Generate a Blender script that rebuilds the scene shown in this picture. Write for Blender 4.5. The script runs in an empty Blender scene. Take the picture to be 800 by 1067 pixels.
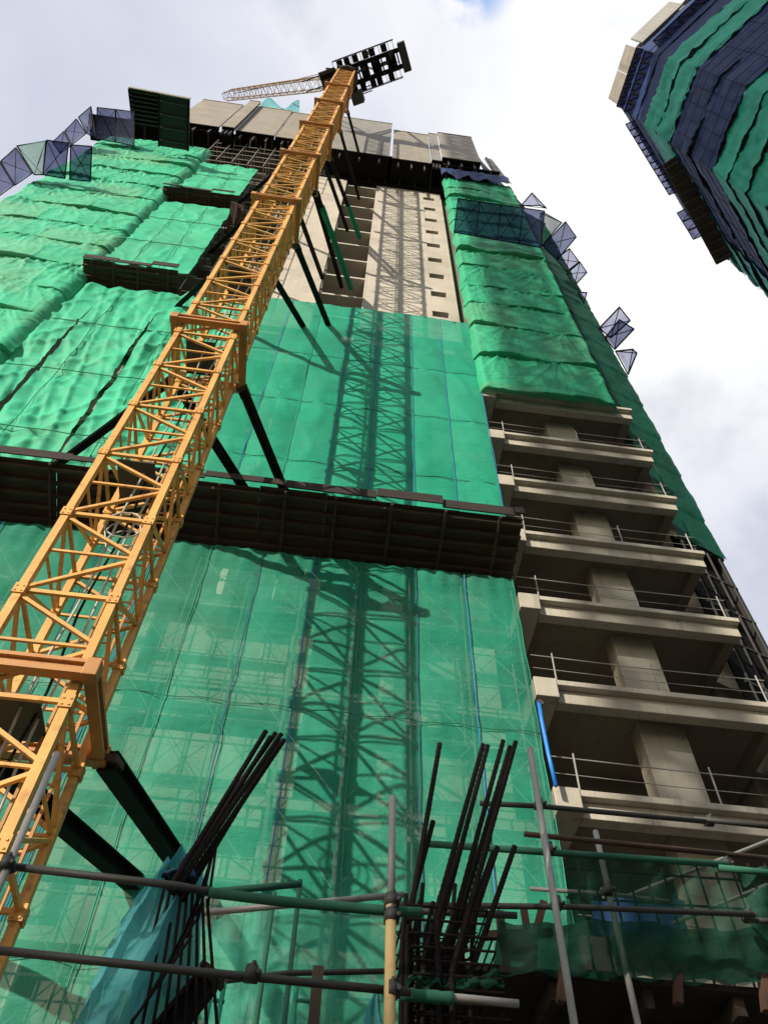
import bpy, bmesh, math, random
from math import radians as rad, sin, cos, pi, floor
from mathutils import Vector, Matrix, noise as mn
random.seed(7)

# ------------------------------------------------------------------ camera, sky, sun, exposure
scn = bpy.context.scene
col = scn.collection
CAMZ = 1.6
F_PX, PITCH, ROLL, YAW = 840.47, rad(55.7045), rad(2.0964), rad(5.5871)
fw = Vector((sin(YAW)*cos(PITCH), cos(YAW)*cos(PITCH), sin(PITCH)))
rt0 = Vector((cos(YAW), -sin(YAW), 0)); up0 = rt0.cross(fw)
rt = cos(ROLL)*rt0 + sin(ROLL)*up0
upv = -sin(ROLL)*rt0 + cos(ROLL)*up0
cam_d = bpy.data.cameras.new('camera'); cam = bpy.data.objects.new('camera', cam_d); col.objects.link(cam)
cam_d.sensor_fit = 'VERTICAL'; cam_d.sensor_height = 36.0; cam_d.lens = F_PX/1067*36
cam_d.clip_start = 0.05; cam_d.clip_end = 3000
cam.matrix_world = Matrix(((rt.x, upv.x, -fw.x, 0), (rt.y, upv.y, -fw.y, 0), (rt.z, upv.z, -fw.z, CAMZ), (0, 0, 0, 1)))
scn.camera = cam

SUN = Vector((0.925, 1.0, -0.57)).normalized()          # the way the light travels
SUN_EL = math.asin(-SUN.z); SUN_AZ = math.atan2(-SUN.x, -SUN.y)   # azimuth of the sun from +Y clockwise
w = bpy.data.worlds.new('World'); scn.world = w; w.use_nodes = True
wt = w.node_tree; wn = wt.nodes; wl = wt.links; wn.clear()
def wnode(t, **k):
    n = wn.new(t)
    for a, b in k.items(): setattr(n, a, b)
    return n
wo = wnode('ShaderNodeOutputWorld'); wb = wnode('ShaderNodeBackground'); wb.inputs[1].default_value = 0.1
sky = wnode('ShaderNodeTexSky', sky_type='NISHITA', sun_disc=False, sun_elevation=SUN_EL, sun_rotation=SUN_AZ)
tc = wnode('ShaderNodeTexCoord')
n1 = wnode('ShaderNodeTexNoise'); n1.inputs['Scale'].default_value = 2.3; n1.inputs['Detail'].default_value = 9; n1.inputs['Roughness'].default_value = .48; n1.inputs['Distortion'].default_value = .4
n2 = wnode('ShaderNodeTexNoise'); n2.inputs['Scale'].default_value = 5.2; n2.inputs['Detail'].default_value = 6
mp = wnode('ShaderNodeMapping'); mp.inputs['Location'].default_value = (1.3, .4, 2.2)
wl.new(tc.outputs['Generated'], mp.inputs[0]); wl.new(mp.outputs[0], n1.inputs['Vector']); wl.new(mp.outputs[0], n2.inputs['Vector'])
# the cloud deck is thinnest and brightest round one direction high up
bright = Vector((0.20, 0.10, 0.97)).normalized()
dp = wnode('ShaderNodeVectorMath', operation='DOT_PRODUCT'); wl.new(tc.outputs['Generated'], dp.inputs[0])
def px_dir(x, y): return (fw*F_PX + rt*(x-400) + upv*(533.5-y)).normalized()
dp.inputs[1].default_value = px_dir(590, 120)
mr = wnode('ShaderNodeMapRange'); mr.inputs['From Min'].default_value = .84; mr.inputs['From Max'].default_value = .995
mr.inputs['To Min'].default_value = -.10; mr.inputs['To Max'].default_value = .33
wl.new(dp.outputs['Value'], mr.inputs['Value'])
ad = wnode('ShaderNodeMath', operation='ADD'); wl.new(n1.outputs['Fac'], ad.inputs[0]); wl.new(mr.outputs[0], ad.inputs[1])
cr = wnode('ShaderNodeValToRGB'); cr.color_ramp.elements[0].position = .28; cr.color_ramp.elements[0].color = (5.4, 5.75, 6.9, 1)
cr.color_ramp.elements[1].position = .86; cr.color_ramp.elements[1].color = (9.9, 9.9, 10.0, 1)
e = cr.color_ramp.elements.new(.55); e.color = (6.9, 7.15, 8.1, 1)
wl.new(ad.outputs[0], cr.inputs[0])
cm = wnode('ShaderNodeMapRange'); cm.inputs['From Min'].default_value = .60; cm.inputs['From Max'].default_value = .72
wl.new(n2.outputs['Fac'], cm.inputs['Value'])
mx = wnode('ShaderNodeMixRGB')
m3 = wnode('ShaderNodeMath', operation='MULTIPLY'); m3.inputs[1].default_value = .25; wl.new(cm.outputs[0], m3.inputs[0])
wl.new(m3.outputs[0], mx.inputs[0]); wl.new(cr.outputs[0], mx.inputs[1])
skb = wnode('ShaderNodeMixRGB', blend_type='MULTIPLY'); skb.inputs[0].default_value = 1; skb.inputs[2].default_value = (1.6, 1.6, 1.6, 1)
wl.new(sky.outputs[0], skb.inputs[1]); wl.new(skb.outputs[0], mx.inputs[2])
dq = wnode('ShaderNodeVectorMath', operation='DOT_PRODUCT'); wl.new(tc.outputs['Generated'], dq.inputs[0]); dq.inputs[1].default_value = px_dir(492, -22)
gp = wnode('ShaderNodeMapRange', interpolation_type='SMOOTHSTEP'); gp.inputs['From Min'].default_value = .9986; gp.inputs['From Max'].default_value = 1.0003
wl.new(dq.outputs['Value'], gp.inputs['Value'])
g2 = wnode('ShaderNodeMath', operation='MULTIPLY'); wl.new(gp.outputs[0], g2.inputs[0]); g3 = wnode('ShaderNodeMapRange'); g3.inputs['From Min'].default_value = .38; g3.inputs['From Max'].default_value = .6; n4 = wnode('ShaderNodeTexNoise'); n4.inputs['Scale'].default_value = 26; n4.inputs['Detail'].default_value = 6; wl.new(tc.outputs['Generated'], n4.inputs['Vector']); wl.new(n4.outputs['Fac'], g3.inputs['Value']); wl.new(g3.outputs[0], g2.inputs[1])
mg = wnode('ShaderNodeMixRGB'); wl.new(g2.outputs[0], mg.inputs[0]); wl.new(mx.outputs[0], mg.inputs[1]); mg.inputs[2].default_value = (1.6, 3.6, 8.0, 1)      # a gap of clear blue
cov = wnode('ShaderNodeMapRange', interpolation_type='SMOOTHSTEP'); cov.inputs['From Min'].default_value = .25; cov.inputs['From Max'].default_value = .72
wl.new(dp.outputs['Value'], cov.inputs['Value'])
mz = wnode('ShaderNodeMixRGB'); wl.new(cov.outputs[0], mz.inputs[0]); wl.new(sky.outputs[0], mz.inputs[1]); wl.new(mg.outputs[0], mz.inputs[2])
wl.new(mz.outputs[0], wb.inputs[0]); wl.new(wb.outputs[0], wo.inputs[0])

sd = bpy.data.lights.new('sun', 'SUN'); sd.energy = 5.0; sd.angle = rad(.5); sd.color = (1.0, .93, .80)
so = bpy.data.objects.new('sun', sd); col.objects.link(so); so.rotation_euler = SUN.to_track_quat('-Z', 'Y').to_euler(); so.location = (-30, -30, 60)
scn.view_settings.view_transform = 'Standard'; scn.view_settings.look = 'None'
scn.view_settings.exposure = 0.12; scn.view_settings.gamma = 1.0
scn.render.engine = 'CYCLES'
try: scn.cycles.transparent_max_bounces = 24
except Exception: pass

# ------------------------------------------------------------------ helpers
def P(x, y, Y):
    """the point at real depth Y that the photo pixel looks at (used to survey the site from the photo)"""
    d = px_dir(x, y); return d*(Y/d.y) + Vector((0, 0, CAMZ))
def PZ(x, y, z):
    d = px_dir(x, y); return d*((z-CAMZ)/d.z) + Vector((0, 0, CAMZ))
def V(*a): return Vector(a)

class MB:
    def __init__(s): s.v = []; s.f = []
    def add(s, vs, fs):
        b = len(s.v); s.v += [tuple(v) for v in vs]; s.f += [tuple(i+b for i in f) for f in fs]
    def box(s, x0, x1, y0, y1, z0, z1):
        s.add([(x0,y0,z0),(x1,y0,z0),(x1,y1,z0),(x0,y1,z0),(x0,y0,z1),(x1,y0,z1),(x1,y1,z1),(x0,y1,z1)],
              [(3,2,1,0),(4,5,6,7),(0,1,5,4),(1,2,6,5),(2,3,7,6),(3,0,4,7)])
        return s
    def hexa(s, q0, q1):
        """solid between two quads"""
        s.add(list(q0)+list(q1), [(3,2,1,0),(4,5,6,7),(0,1,5,4),(1,2,6,5),(2,3,7,6),(3,0,4,7)]); return s
    def slab(s, q, t):
        """four corners thickened by vector t"""
        q = [Vector(p) for p in q]; return s.hexa(q, [p+Vector(t) for p in q])
    def beam(s, p, q, w_, h, up=(0,0,1)):
        p = Vector(p); q = Vector(q); d = (q-p).normalized(); u = Vector(up)
        if abs(d.dot(u)) > .98: u = Vector((0,1,0))
        a = d.cross(u).normalized(); b = a.cross(d).normalized()
        a = a*w_/2; b = b*h/2
        s.hexa([p-a-b, p+a-b, p+a+b, p-a+b], [q-a-b, q+a-b, q+a+b, q-a+b]); return s
    def ibeam(s, p, q, w_, h, t=.03, up=(0,0,1)):
        p = Vector(p); q = Vector(q); d = (q-p).normalized(); u = Vector(up)
        if abs(d.dot(u)) > .98: u = Vector((0,1,0))
        a = d.cross(u).normalized(); b = a.cross(d).normalized()
        o = b*(h/2-t/2)
        s.beam(p+o, q+o, w_, t, up); s.beam(p-o, q-o, w_, t, up); s.beam(p, q, t, h-2*t, up); return s
    def tube(s, pts, r, n=8, cap=True):
        pts = [Vector(p) for p in pts]; rings = []
        for i, p in enumerate(pts):
            d = (pts[min(i+1, len(pts)-1)]-pts[max(i-1, 0)]).normalized()
            u = Vector((0,0,1)) if abs(d.z) < .95 else Vector((0,1,0))
            a = d.cross(u).normalized(); b = a.cross(d)
            rr = r[i] if isinstance(r, (list, tuple)) else r
            rings.append([p+(a*cos(2*pi*k/n)+b*sin(2*pi*k/n))*rr for k in range(n)])
        vs = [v for g in rings for v in g]; fs = []
        for i in range(len(pts)-1):
            for k in range(n):
                fs.append((i*n+k, i*n+(k+1) % n, (i+1)*n+(k+1) % n, (i+1)*n+k))
        if cap:
            fs.append(tuple(reversed(range(n)))); fs.append(tuple((len(pts)-1)*n+k for k in range(n)))
        s.add(vs, fs); return s
    def sheet(s, nu, nv, fn):
        vs = [fn(i/nu, j/nv) for j in range(nv+1) for i in range(nu+1)]
        fs = [(j*(nu+1)+i, j*(nu+1)+i+1, (j+1)*(nu+1)+i+1, (j+1)*(nu+1)+i) for j in range(nv) for i in range(nu)]
        s.add(vs, fs); return s
    def quad(s, q): s.add(q, [(0,1,2,3)]); return s
    def build(s, name, mat, parent=None, smooth=False, bevel=0):
        me = bpy.data.meshes.new(name); me.from_pydata([tuple(v) for v in s.v], [], s.f); me.update()
        bm = bmesh.new(); bm.from_mesh(me)
        bmesh.ops.recalc_face_normals(bm, faces=bm.faces); bm.to_mesh(me); bm.free()
        if parent is not None:
            me.transform(Matrix.Translation(-Vector(BASE.get(parent.name, (0,0,0)))))
        ob = bpy.data.objects.new(name, me); col.objects.link(ob)
        if mat: me.materials.append(mat)
        if smooth:
            for p in me.polygons: p.use_smooth = True
        if bevel:
            md = ob.modifiers.new('bevel', 'BEVEL'); md.width = bevel; md.segments = 2; md.limit_method = 'ANGLE'
        if parent is not None:
            ob.parent = parent; BASE[ob.name] = BASE.get(parent.name, (0,0,0))
        return ob
BASE = {}
def tag(o, label=None, cat=None, group=None, kind=None):
    if label: o['label'] = label
    if cat: o['category'] = cat
    if group: o['group'] = group
    if kind: o['kind'] = kind
    return o
def thing(name, label, cat, loc=(0,0,0), group=None):
    o = bpy.data.objects.new(name, None); o.empty_display_size = .3; col.objects.link(o); o.location = loc
    BASE[o.name] = tuple(loc); return tag(o, label, cat, group)
def fbm(x, y, z=0.0, o=3):
    return mn.fractal(Vector((x, y, z)), 1.0, 2.0, o)
def ns(x, y, z=0.0): return mn.noise(Vector((x, y, z)))

# ------------------------------------------------------------------ materials
class MT:
    def __init__(s, name):
        s.m = bpy.data.materials.new(name); s.m.use_nodes = True; s.t = s.m.node_tree; s.n = s.t.nodes; s.l = s.t.links
        s.b = s.n['Principled BSDF']; s.o = s.n['Material Output']
        g = s.n.new('ShaderNodeNewGeometry'); s.pos = g.outputs['Position']
    def noise(s, scale, detail=4, rough=.55, vscale=(1,1,1), dist=0):
        m = s.n.new('ShaderNodeMapping'); m.inputs['Scale'].default_value = vscale; s.l.new(s.pos, m.inputs[0])
        t = s.n.new('ShaderNodeTexNoise'); t.inputs['Scale'].default_value = scale; t.inputs['Detail'].default_value = detail
        t.inputs['Roughness'].default_value = rough; t.inputs['Distortion'].default_value = dist
        s.l.new(m.outputs[0], t.inputs['Vector']); return t.outputs['Fac']
    def ramp(s, fac, stops):
        r = s.n.new('ShaderNodeValToRGB'); el = r.color_ramp.elements
        el[0].position, el[0].color = stops[0][0], (*stops[0][1], 1); el[1].position, el[1].color = stops[-1][0], (*stops[-1][1], 1)
        for p, c in stops[1:-1]:
            q = el.new(p); q.color = (*c, 1)
        s.l.new(fac, r.inputs[0]); return r.outputs[0]
    def mix(s, fac, a, b, mode='MIX'):
        r = s.n.new('ShaderNodeMixRGB'); r.blend_type = mode
        for i, v in enumerate((fac, a, b)):
            if hasattr(v, 'links') or hasattr(v, 'is_output'): s.l.new(v, r.inputs[i])
            elif isinstance(v, (int, float)): r.inputs[i].default_value = v
            else: r.inputs[i].default_value = (*v, 1)
        return r.outputs[0]
    def math(s, op, a, b=None):
        r = s.n.new('ShaderNodeMath'); r.operation = op
        for i, v in enumerate((a, b)):
            if v is None: continue
            if isinstance(v, (int, float)): r.inputs[i].default_value = v
            else: s.l.new(v, r.inputs[i])
        return r.outputs[0]
    def rng(s, v, a, b, c=0., d=1.):
        r = s.n.new('ShaderNodeMapRange')
        for k, q in zip(('From Min', 'From Max', 'To Min', 'To Max'), (a, b, c, d)): r.inputs[k].default_value = q
        s.l.new(v, r.inputs['Value']); return r.outputs[0]
    def bump(s, h, strength=.3, dist=.02):
        b = s.n.new('ShaderNodeBump'); b.inputs['Strength'].default_value = strength; b.inputs['Distance'].default_value = dist
        s.l.new(h, b.inputs['Height']); s.l.new(b.outputs[0], s.b.inputs['Normal']); return b.outputs[0]
    def xyz(s):
        x = s.n.new('ShaderNodeSeparateXYZ'); s.l.new(s.pos, x.inputs[0]); return x.outputs
    def col(s, c): s.l.new(c, s.b.inputs['Base Color']); return s

def concrete(name, base, joints=True, dark=.55, var=1.0):
    m = MT(name); b = Vector(base)
    a = m.noise(.45, 6, .6); s = m.noise(1.0, 5, .6, (2.2, 2.2, .16)); g = m.noise(14, 4, .6)
    c = m.ramp(a, [(.3, b*(1-.25*var)), (.5, b), (.72, b*(1+.14*var))])
    c = m.mix(m.rng(s, .55, .75, 0, .55*var), c, b*dark)
    c = m.mix(m.rng(g, .35, .7, 0, .35), c, b*.72)
    h = g
    if joints:
        X = m.xyz()
        fx = m.math('FRACT', m.math('MULTIPLY', X[0], 1/1.22)); fz = m.math('FRACT', m.math('MULTIPLY', m.math('SUBTRACT', X[2], 9.4), 1/1.6))
        j = m.math('MAXIMUM', m.math('LESS_THAN', fx, .012), m.math('LESS_THAN', fz, .022))
        c = m.mix(m.math('MULTIPLY', j, .45), c, b*.4)
    m.col(c); m.b.inputs['Roughness'].default_value = .9; m.bump(h, .25, .015); return m.m

def net(name, c0, transp, transl=.3, dusty=(.30, .36, .16), dust=.35, var=.25, fold=.5, patch=0.0, tint=(1, 1, 1)):
    """woven debris netting: part holes, part cloth that glows when lit from behind"""
    m = MT(name); c0 = Vector(c0)
    a = m.noise(.35, 4, .6); d = m.noise(.8, 5, .6, (.5, 1, 1.2)); st = m.noise(2.5, 4, .6, (1, 1, .25)); f = m.noise(3.2, 5, .6, (.6, .6, 1.6), .6)
    c = m.ramp(a, [(.3, c0*(1-var)), (.55, c0), (.75, c0*(1+var))])
    c = m.mix(m.rng(d, .56, .74, 0, dust), c, dusty)
    c = m.mix(m.rng(st, .5, .8, 0, .25), c, c0*.6)
    pl_ = m.noise(5.5, 4, .6, (2.2, 2.2, .09)); c = m.mix(m.rng(pl_, .45, .72, 0, .2), c, c0*.6)
    if patch:       # sheets from different rolls: a tint of their own each
        X = m.xyz(); row = m.math('FLOOR', m.math('MULTIPLY', X[2], 1/3.2))
        cx = m.math('FLOOR', m.math('ADD', m.math('MULTIPLY', X[0], 1/2.9), m.math('MULTIPLY', row, .37)))
        cv = m.n.new('ShaderNodeCombineXYZ'); m.l.new(cx, cv.inputs[0]); m.l.new(row, cv.inputs[2])
        wnz = m.n.new('ShaderNodeTexWhiteNoise'); m.l.new(cv.outputs[0], wnz.inputs[0])
        c = m.mix(m.rng(wnz.outputs['Value'], .55, 1, 0, .40*patch), c, dusty); c = m.mix(m.rng(wnz.outputs['Value'], .0, .35, .34*patch, 0), c, c0*.6)
    m.col(c); m.b.inputs['Roughness'].default_value = .62; m.b.inputs['Specular IOR Level'].default_value = .25
    bo = m.bump(f, fold, .05)
    tl = m.n.new('ShaderNodeBsdfTranslucent'); m.l.new(c, tl.inputs[0]); m.l.new(bo, tl.inputs['Normal'])
    ms = m.n.new('ShaderNodeMixShader'); ms.inputs[0].default_value = transl
    m.l.new(m.b.outputs[0], ms.inputs[1]); m.l.new(tl.outputs[0], ms.inputs[2])
    tp = m.n.new('ShaderNodeBsdfTransparent'); tp.inputs[0].default_value = (*tint, 1)
    m2 = m.n.new('ShaderNodeMixShader')
    t = m.rng(m.noise(1.1, 4, .6), .3, .7, transp*.75, min(1, transp*1.2))
    m.l.new(t, m2.inputs[0]); m.l.new(ms.outputs[0], m2.inputs[1]); m.l.new(tp.outputs[0], m2.inputs[2])
    m.l.new(m2.outputs[0], m.o.inputs['Surface']); return m.m

def metal(name, c0, rough=.5, rust=(.18, .08, .03), rustamt=.3, metallic=.0, sc=6):
    m = MT(name); c0 = Vector(c0)
    a = m.noise(sc, 5, .6); b = m.noise(sc*.25, 3, .5)
    c = m.ramp(b, [(.3, c0*.8), (.7, c0*1.1)])
    c = m.mix(m.rng(a, .55, .72, 0, rustamt), c, rust)
    m.col(c); m.b.inputs['Roughness'].default_value = rough; m.b.inputs['Metallic'].default_value = metallic; m.bump(a, .12, .004); return m.m

def wood(name, c0, stretch=(.4, 3, 3), planks=0):
    m = MT(name); c0 = Vector(c0)
    a = m.noise(2.5, 6, .65, stretch); b = m.noise(.6, 3)
    c = m.ramp(a, [(.3, c0*.55), (.55, c0), (.75, c0*1.35)]); c = m.mix(m.rng(b, .45, .7, 0, .6), c, c0*.5)
    m.col(c); m.b.inputs['Roughness'].default_value = .85; m.bump(a, .3, .01); return m.m

M = {}
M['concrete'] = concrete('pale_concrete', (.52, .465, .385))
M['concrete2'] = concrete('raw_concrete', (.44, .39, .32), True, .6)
M['concrete_in'] = concrete('shade_core_concrete', (.20, .175, .145), True, .6)  # interior concrete, colour lowered to stand in for deep shade
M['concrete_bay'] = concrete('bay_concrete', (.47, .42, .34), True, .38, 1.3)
M['soffit'] = concrete('shade_soffit_concrete', (.25, .21, .165), True, .5)  # same concrete as the slab edges, darkened to paint in the soffit shade
M['concrete_far'] = concrete('far_concrete', (.40, .37, .33), True, .6)
M['net_low'] = net('green_mesh_net', (.035, .41, .255), .38, .22, (.18, .42, .28), dust=.35, var=.2, fold=.7, patch=.5)
M['net_sheer'] = net('sheer_green_net', (.05, .36, .24), .55, .3, (.2, .42, .3), dust=.3, var=.2, fold=.6)
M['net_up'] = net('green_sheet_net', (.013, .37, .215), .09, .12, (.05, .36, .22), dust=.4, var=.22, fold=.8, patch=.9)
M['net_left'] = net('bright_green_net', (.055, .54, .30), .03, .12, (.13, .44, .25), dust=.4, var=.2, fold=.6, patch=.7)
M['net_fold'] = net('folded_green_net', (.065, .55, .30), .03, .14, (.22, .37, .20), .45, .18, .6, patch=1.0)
M['net_fold_r'] = net('creased_green_net', (.04, .46, .235), .04, .14, (.13, .32, .17), .35, .18, .6, patch=1.0)
M['net_dark'] = net('shade_green_net', (.006, .08, .048), .03, .1, dust=.05, fold=.5)  # flank net, shade painted in as a darker green
M['net_tower'] = net('tower_green_net', (.045, .52, .37), .02, .1, dust=.05, fold=.5)
M['net_scrap'] = net('shade_site_net', (.010, .085, .05), .32, .2, dust=.1)  # lower right net, darkened in colour in place of shade
M['net_scrap2'] = net('shade_dark_net', (.007, .05, .032), .10, .1, dust=.1)  # darker still: the shade low on the right is in the colour
M['mesh_blue'] = net('navy_mesh', (.016, .028, .12), .40, .25, dust=0, var=.2, fold=.1, tint=(.44, .47, .66))
M['mesh_teal'] = net('teal_mesh', (.03, .20, .15), .30, .2, dust=0, var=.2, fold=.1)
M['net_blue'] = net('navy_net', (.02, .048, .17), .03, .1, dust=0, var=.3, fold=.5)
M['mesh_pale'] = net('grey_mesh', (.10, .10, .20), .55, .35, dust=0, var=.2, fold=.1, tint=(.72, .73, .9))
M['tarp'] = net('teal_tarpaulin', (.12, .48, .50), .10, .35, (.3, .5, .5), .2, .2, .6)
M['tarp_blue'] = net('blue_tarpaulin', (.03, .09, .27), .0, .2, (.1, .16, .35), .2, .2, .8)
M['yellow'] = metal('yellow_crane_paint', (.70, .36, .085), .6, (.30, .12, .04), .85, sc=6)
M['yellow2'] = metal('orange_crane_paint', (.50, .225, .06), .55, (.16, .07, .03), .5, sc=5)
M['black'] = metal('black_steel', (.010, .008, .007), .8, (.03, .018, .012), .4)
M['dark_steel'] = metal('dark_steel', (.045, .042, .04), .55, (.08, .05, .03), .4)
M['galv'] = metal('galvanised_tube', (.36, .34, .31), .5, (.16, .11, .06), .45, .1, sc=9)
M['galv_dark'] = metal('shade_dark_tube', (.05, .048, .042), .6, (.07, .04, .025), .5, .1, sc=9)  # tube colour lowered because the foreground tubes stand in shade
M['rust_tube'] = metal('rusty_tube', (.075, .04, .025), .7, (.2, .1, .05), .5, .1, sc=9)
M['green_tube'] = metal('green_wrapped_tube', (.02, .13, .075), .8, (.01, .05, .03), .5, sc=12)
M['yellow_tube'] = metal('yellow_tube', (.54, .37, .15), .7, (.25, .16, .08), .6, sc=10)
M['rebar'] = metal('rebar_steel', (.016, .011, .009), .75, (.05, .022, .013), .5, .1, sc=20)  # bar colour darkened in place of the shade in the foreground
M['ply_dark'] = wood('shade_dark_ply', (.03, .019, .013))  # ply darkened so platform and toe boards look shaded
M['ply'] = wood('dark_formwork_ply', (.085, .05, .032))
M['ply2'] = wood('formwork_timber', (.07, .043, .028))
M['timber'] = wood('orange_timber', (.09, .042, .024), (3, 3, .5))
M['screen_dark'] = metal('dark_green_panel', (.018, .032, .026), .6, (.04, .03, .02), .3)
M['rope_blue'] = metal('blue_rope', (.03, .20, .45), .85, (.02, .15, .2), .5)
M['rope_green'] = metal('green_rope', (.02, .26, .17), .8, (.02, .15, .1), .3)
M['rope_navy'] = metal('navy_rope', (.02, .09, .16), .8, (.02, .05, .1), .3)
M['jib'] = metal('faded_crane_paint', (.44, .29, .16), .6, (.3, .18, .1), .4)
M['prop_wood'] = wood('weathered_timber', (.07, .05, .03), (3, 3, .5))
M['cable'] = metal('pale_cable', (.5, .48, .44), .6, (.3, .28, .25), .3)
M['net_seam'] = metal('seam_green', (.012, .17, .09), .8, (.01, .1, .06), .3)
M['strap'] = metal('blue_pipe', (.02, .22, .72), .4, (.02, .15, .5), .2)
M['green_net_wrap'] = net('bright_wrap_net', (.02, .34, .19), .05, .3, dust=.05)

def screen_mat(name, base):
    m = MT(name); b = Vector(base); X = m.xyz()
    fx = m.math('FRACT', m.math('MULTIPLY', X[0], 1/.21))
    rib = m.math('ABSOLUTE', m.math('SUBTRACT', fx, .5))
    a = m.noise(.7, 5, .6); s = m.noise(1.4, 4, .6, (2, 2, .12))
    c = m.ramp(a, [(.3, b*.8), (.7, b*1.1)]); c = m.mix(m.rng(s, .5, .75, 0, .4), c, b*.6)
    c = m.mix(m.rng(rib, .40, .5, 0, .55), c, b*.5)
    m.col(c); m.b.inputs['Roughness'].default_value = .6; m.bump(rib, .6, .04); return m.m
M['screen'] = screen_mat('ribbed_tan_sheet', (.30, .26, .20))
M['screen_grey'] = screen_mat('ribbed_grey_sheet', (.26, .245, .21))

M['rebar'].node_tree.nodes['Principled BSDF'].inputs['Specular IOR Level'].default_value = .15
M['black'].node_tree.nodes['Principled BSDF'].inputs['Specular IOR Level'].default_value = .15
def ground_mat():
    m = MT('dusty_ground'); a = m.noise(.3, 6, .6); g = m.noise(9, 5)
    c = m.ramp(a, [(.3, (.05, .045, .038)), (.7, (.10, .09, .075))]); m.col(c); m.b.inputs['Roughness'].default_value = .95; m.bump(g, .4, .03); return m.m

# ------------------------------------------------------------------ ground and podium
g = MB().quad([(-600,-600,0), (600,-600,0), (600,600,0), (-600,600,0)]).build('ground', ground_mat()); tag(g, kind='structure')
po = MB().box(-24, 24, 3.75, 40, 0.004, 2.4).build('podium', concrete('dirty_concrete', (.10, .09, .075), False), bevel=.03); tag(po, kind='structure')

# ------------------------------------------------------------------ main tower
FL = [2.8, 6.2] + [9.4+3.2*k for k in range(20)]         # floor tops
BF = [9.4, 12.6, 15.8, 19.0, 22.15, 25.3, 28.55, 32.0]    # floor tops of the open bay
tower = thing('apartment_tower', 'tall unfinished concrete apartment tower wrapped in green netting, tower crane in front of it', 'building', (0, 20, 0))
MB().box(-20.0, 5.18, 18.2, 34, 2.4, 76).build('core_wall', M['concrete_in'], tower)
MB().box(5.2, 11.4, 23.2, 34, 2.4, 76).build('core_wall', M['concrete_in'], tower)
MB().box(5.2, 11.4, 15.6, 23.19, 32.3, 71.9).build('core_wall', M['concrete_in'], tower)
MB().box(-20.0, 11.0, 15.4, 33, 72.0, 83.5).build('roof_formwork', M['dark_steel'], tower)
for z in FL:
    if z < 39: MB().box(-12.6, 5.16, 15.25, 18.19, z-.28, z).build('floor_slab', M['concrete2'], tower)
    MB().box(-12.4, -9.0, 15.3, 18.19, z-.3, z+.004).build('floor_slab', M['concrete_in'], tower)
    if z < 39:
        for x0, x1 in ((-12, -9.6), (-7.6, -5.2), (-3.6, -.9), (1.2, 3.1)):
            MB().box(x0, x1, 15.32, 15.55, z-.75, z-.284).build('edge_beam', M['concrete'], tower)
for x in (-11.8, -8.4, -5.0, -.6, 1.9, 4.5):
    MB().box(x-.3, x+.3, 15.6, 16.3, 2.4, 39.6).build('column', M['concrete'], tower)
MB().box(-4.8, -.95, 15.9, 16.15, 2.4, 39.6).build('infill_wall', M['concrete'], tower)
MB().box(2.25, 4.15, 15.9, 16.15, 2.4, 39.6).build('infill_wall', M['concrete2'], tower)
MB().box(-11.4, -8.8, 15.9, 16.15, 2.4, 39.6).build('infill_wall', M['concrete2'], tower)
# sunlit shear wall with a column of slots
sw = MB()
z0, z1 = 39.8, 73.6
sw.box(-.10, 3.7, 15.2, 15.5, z0, z1); sw.box(4.6, 5.15, 15.2, 15.5, z0, z1)
zc = z0
for k in range(9):
    zs = 43.35+3.19*k
    sw.box(3.7, 4.6, 15.2, 15.5, zc, zs-.42); zc = zs+.40
sw.box(3.7, 4.6, 15.2, 15.5, zc, z1)
sw.build('shear_wall', M['concrete'], tower)
MB().box(-4.95, -2.5, 15.1, 15.5, 38.5, 73.4).build('shear_wall', M['concrete'], tower)
# stack of openings between the two walls
for z in FL:
    if z > 38 and z < 74:
        MB().box(-2.498, -.102, 15.28, 18.19, z-.2, z).build('landing_slab', M['concrete'], tower)
MB().box(-9.0, -5.0, 16.0, 16.3, 39.5, 74).build('rear_wall', M['concrete2'], tower)

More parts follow.
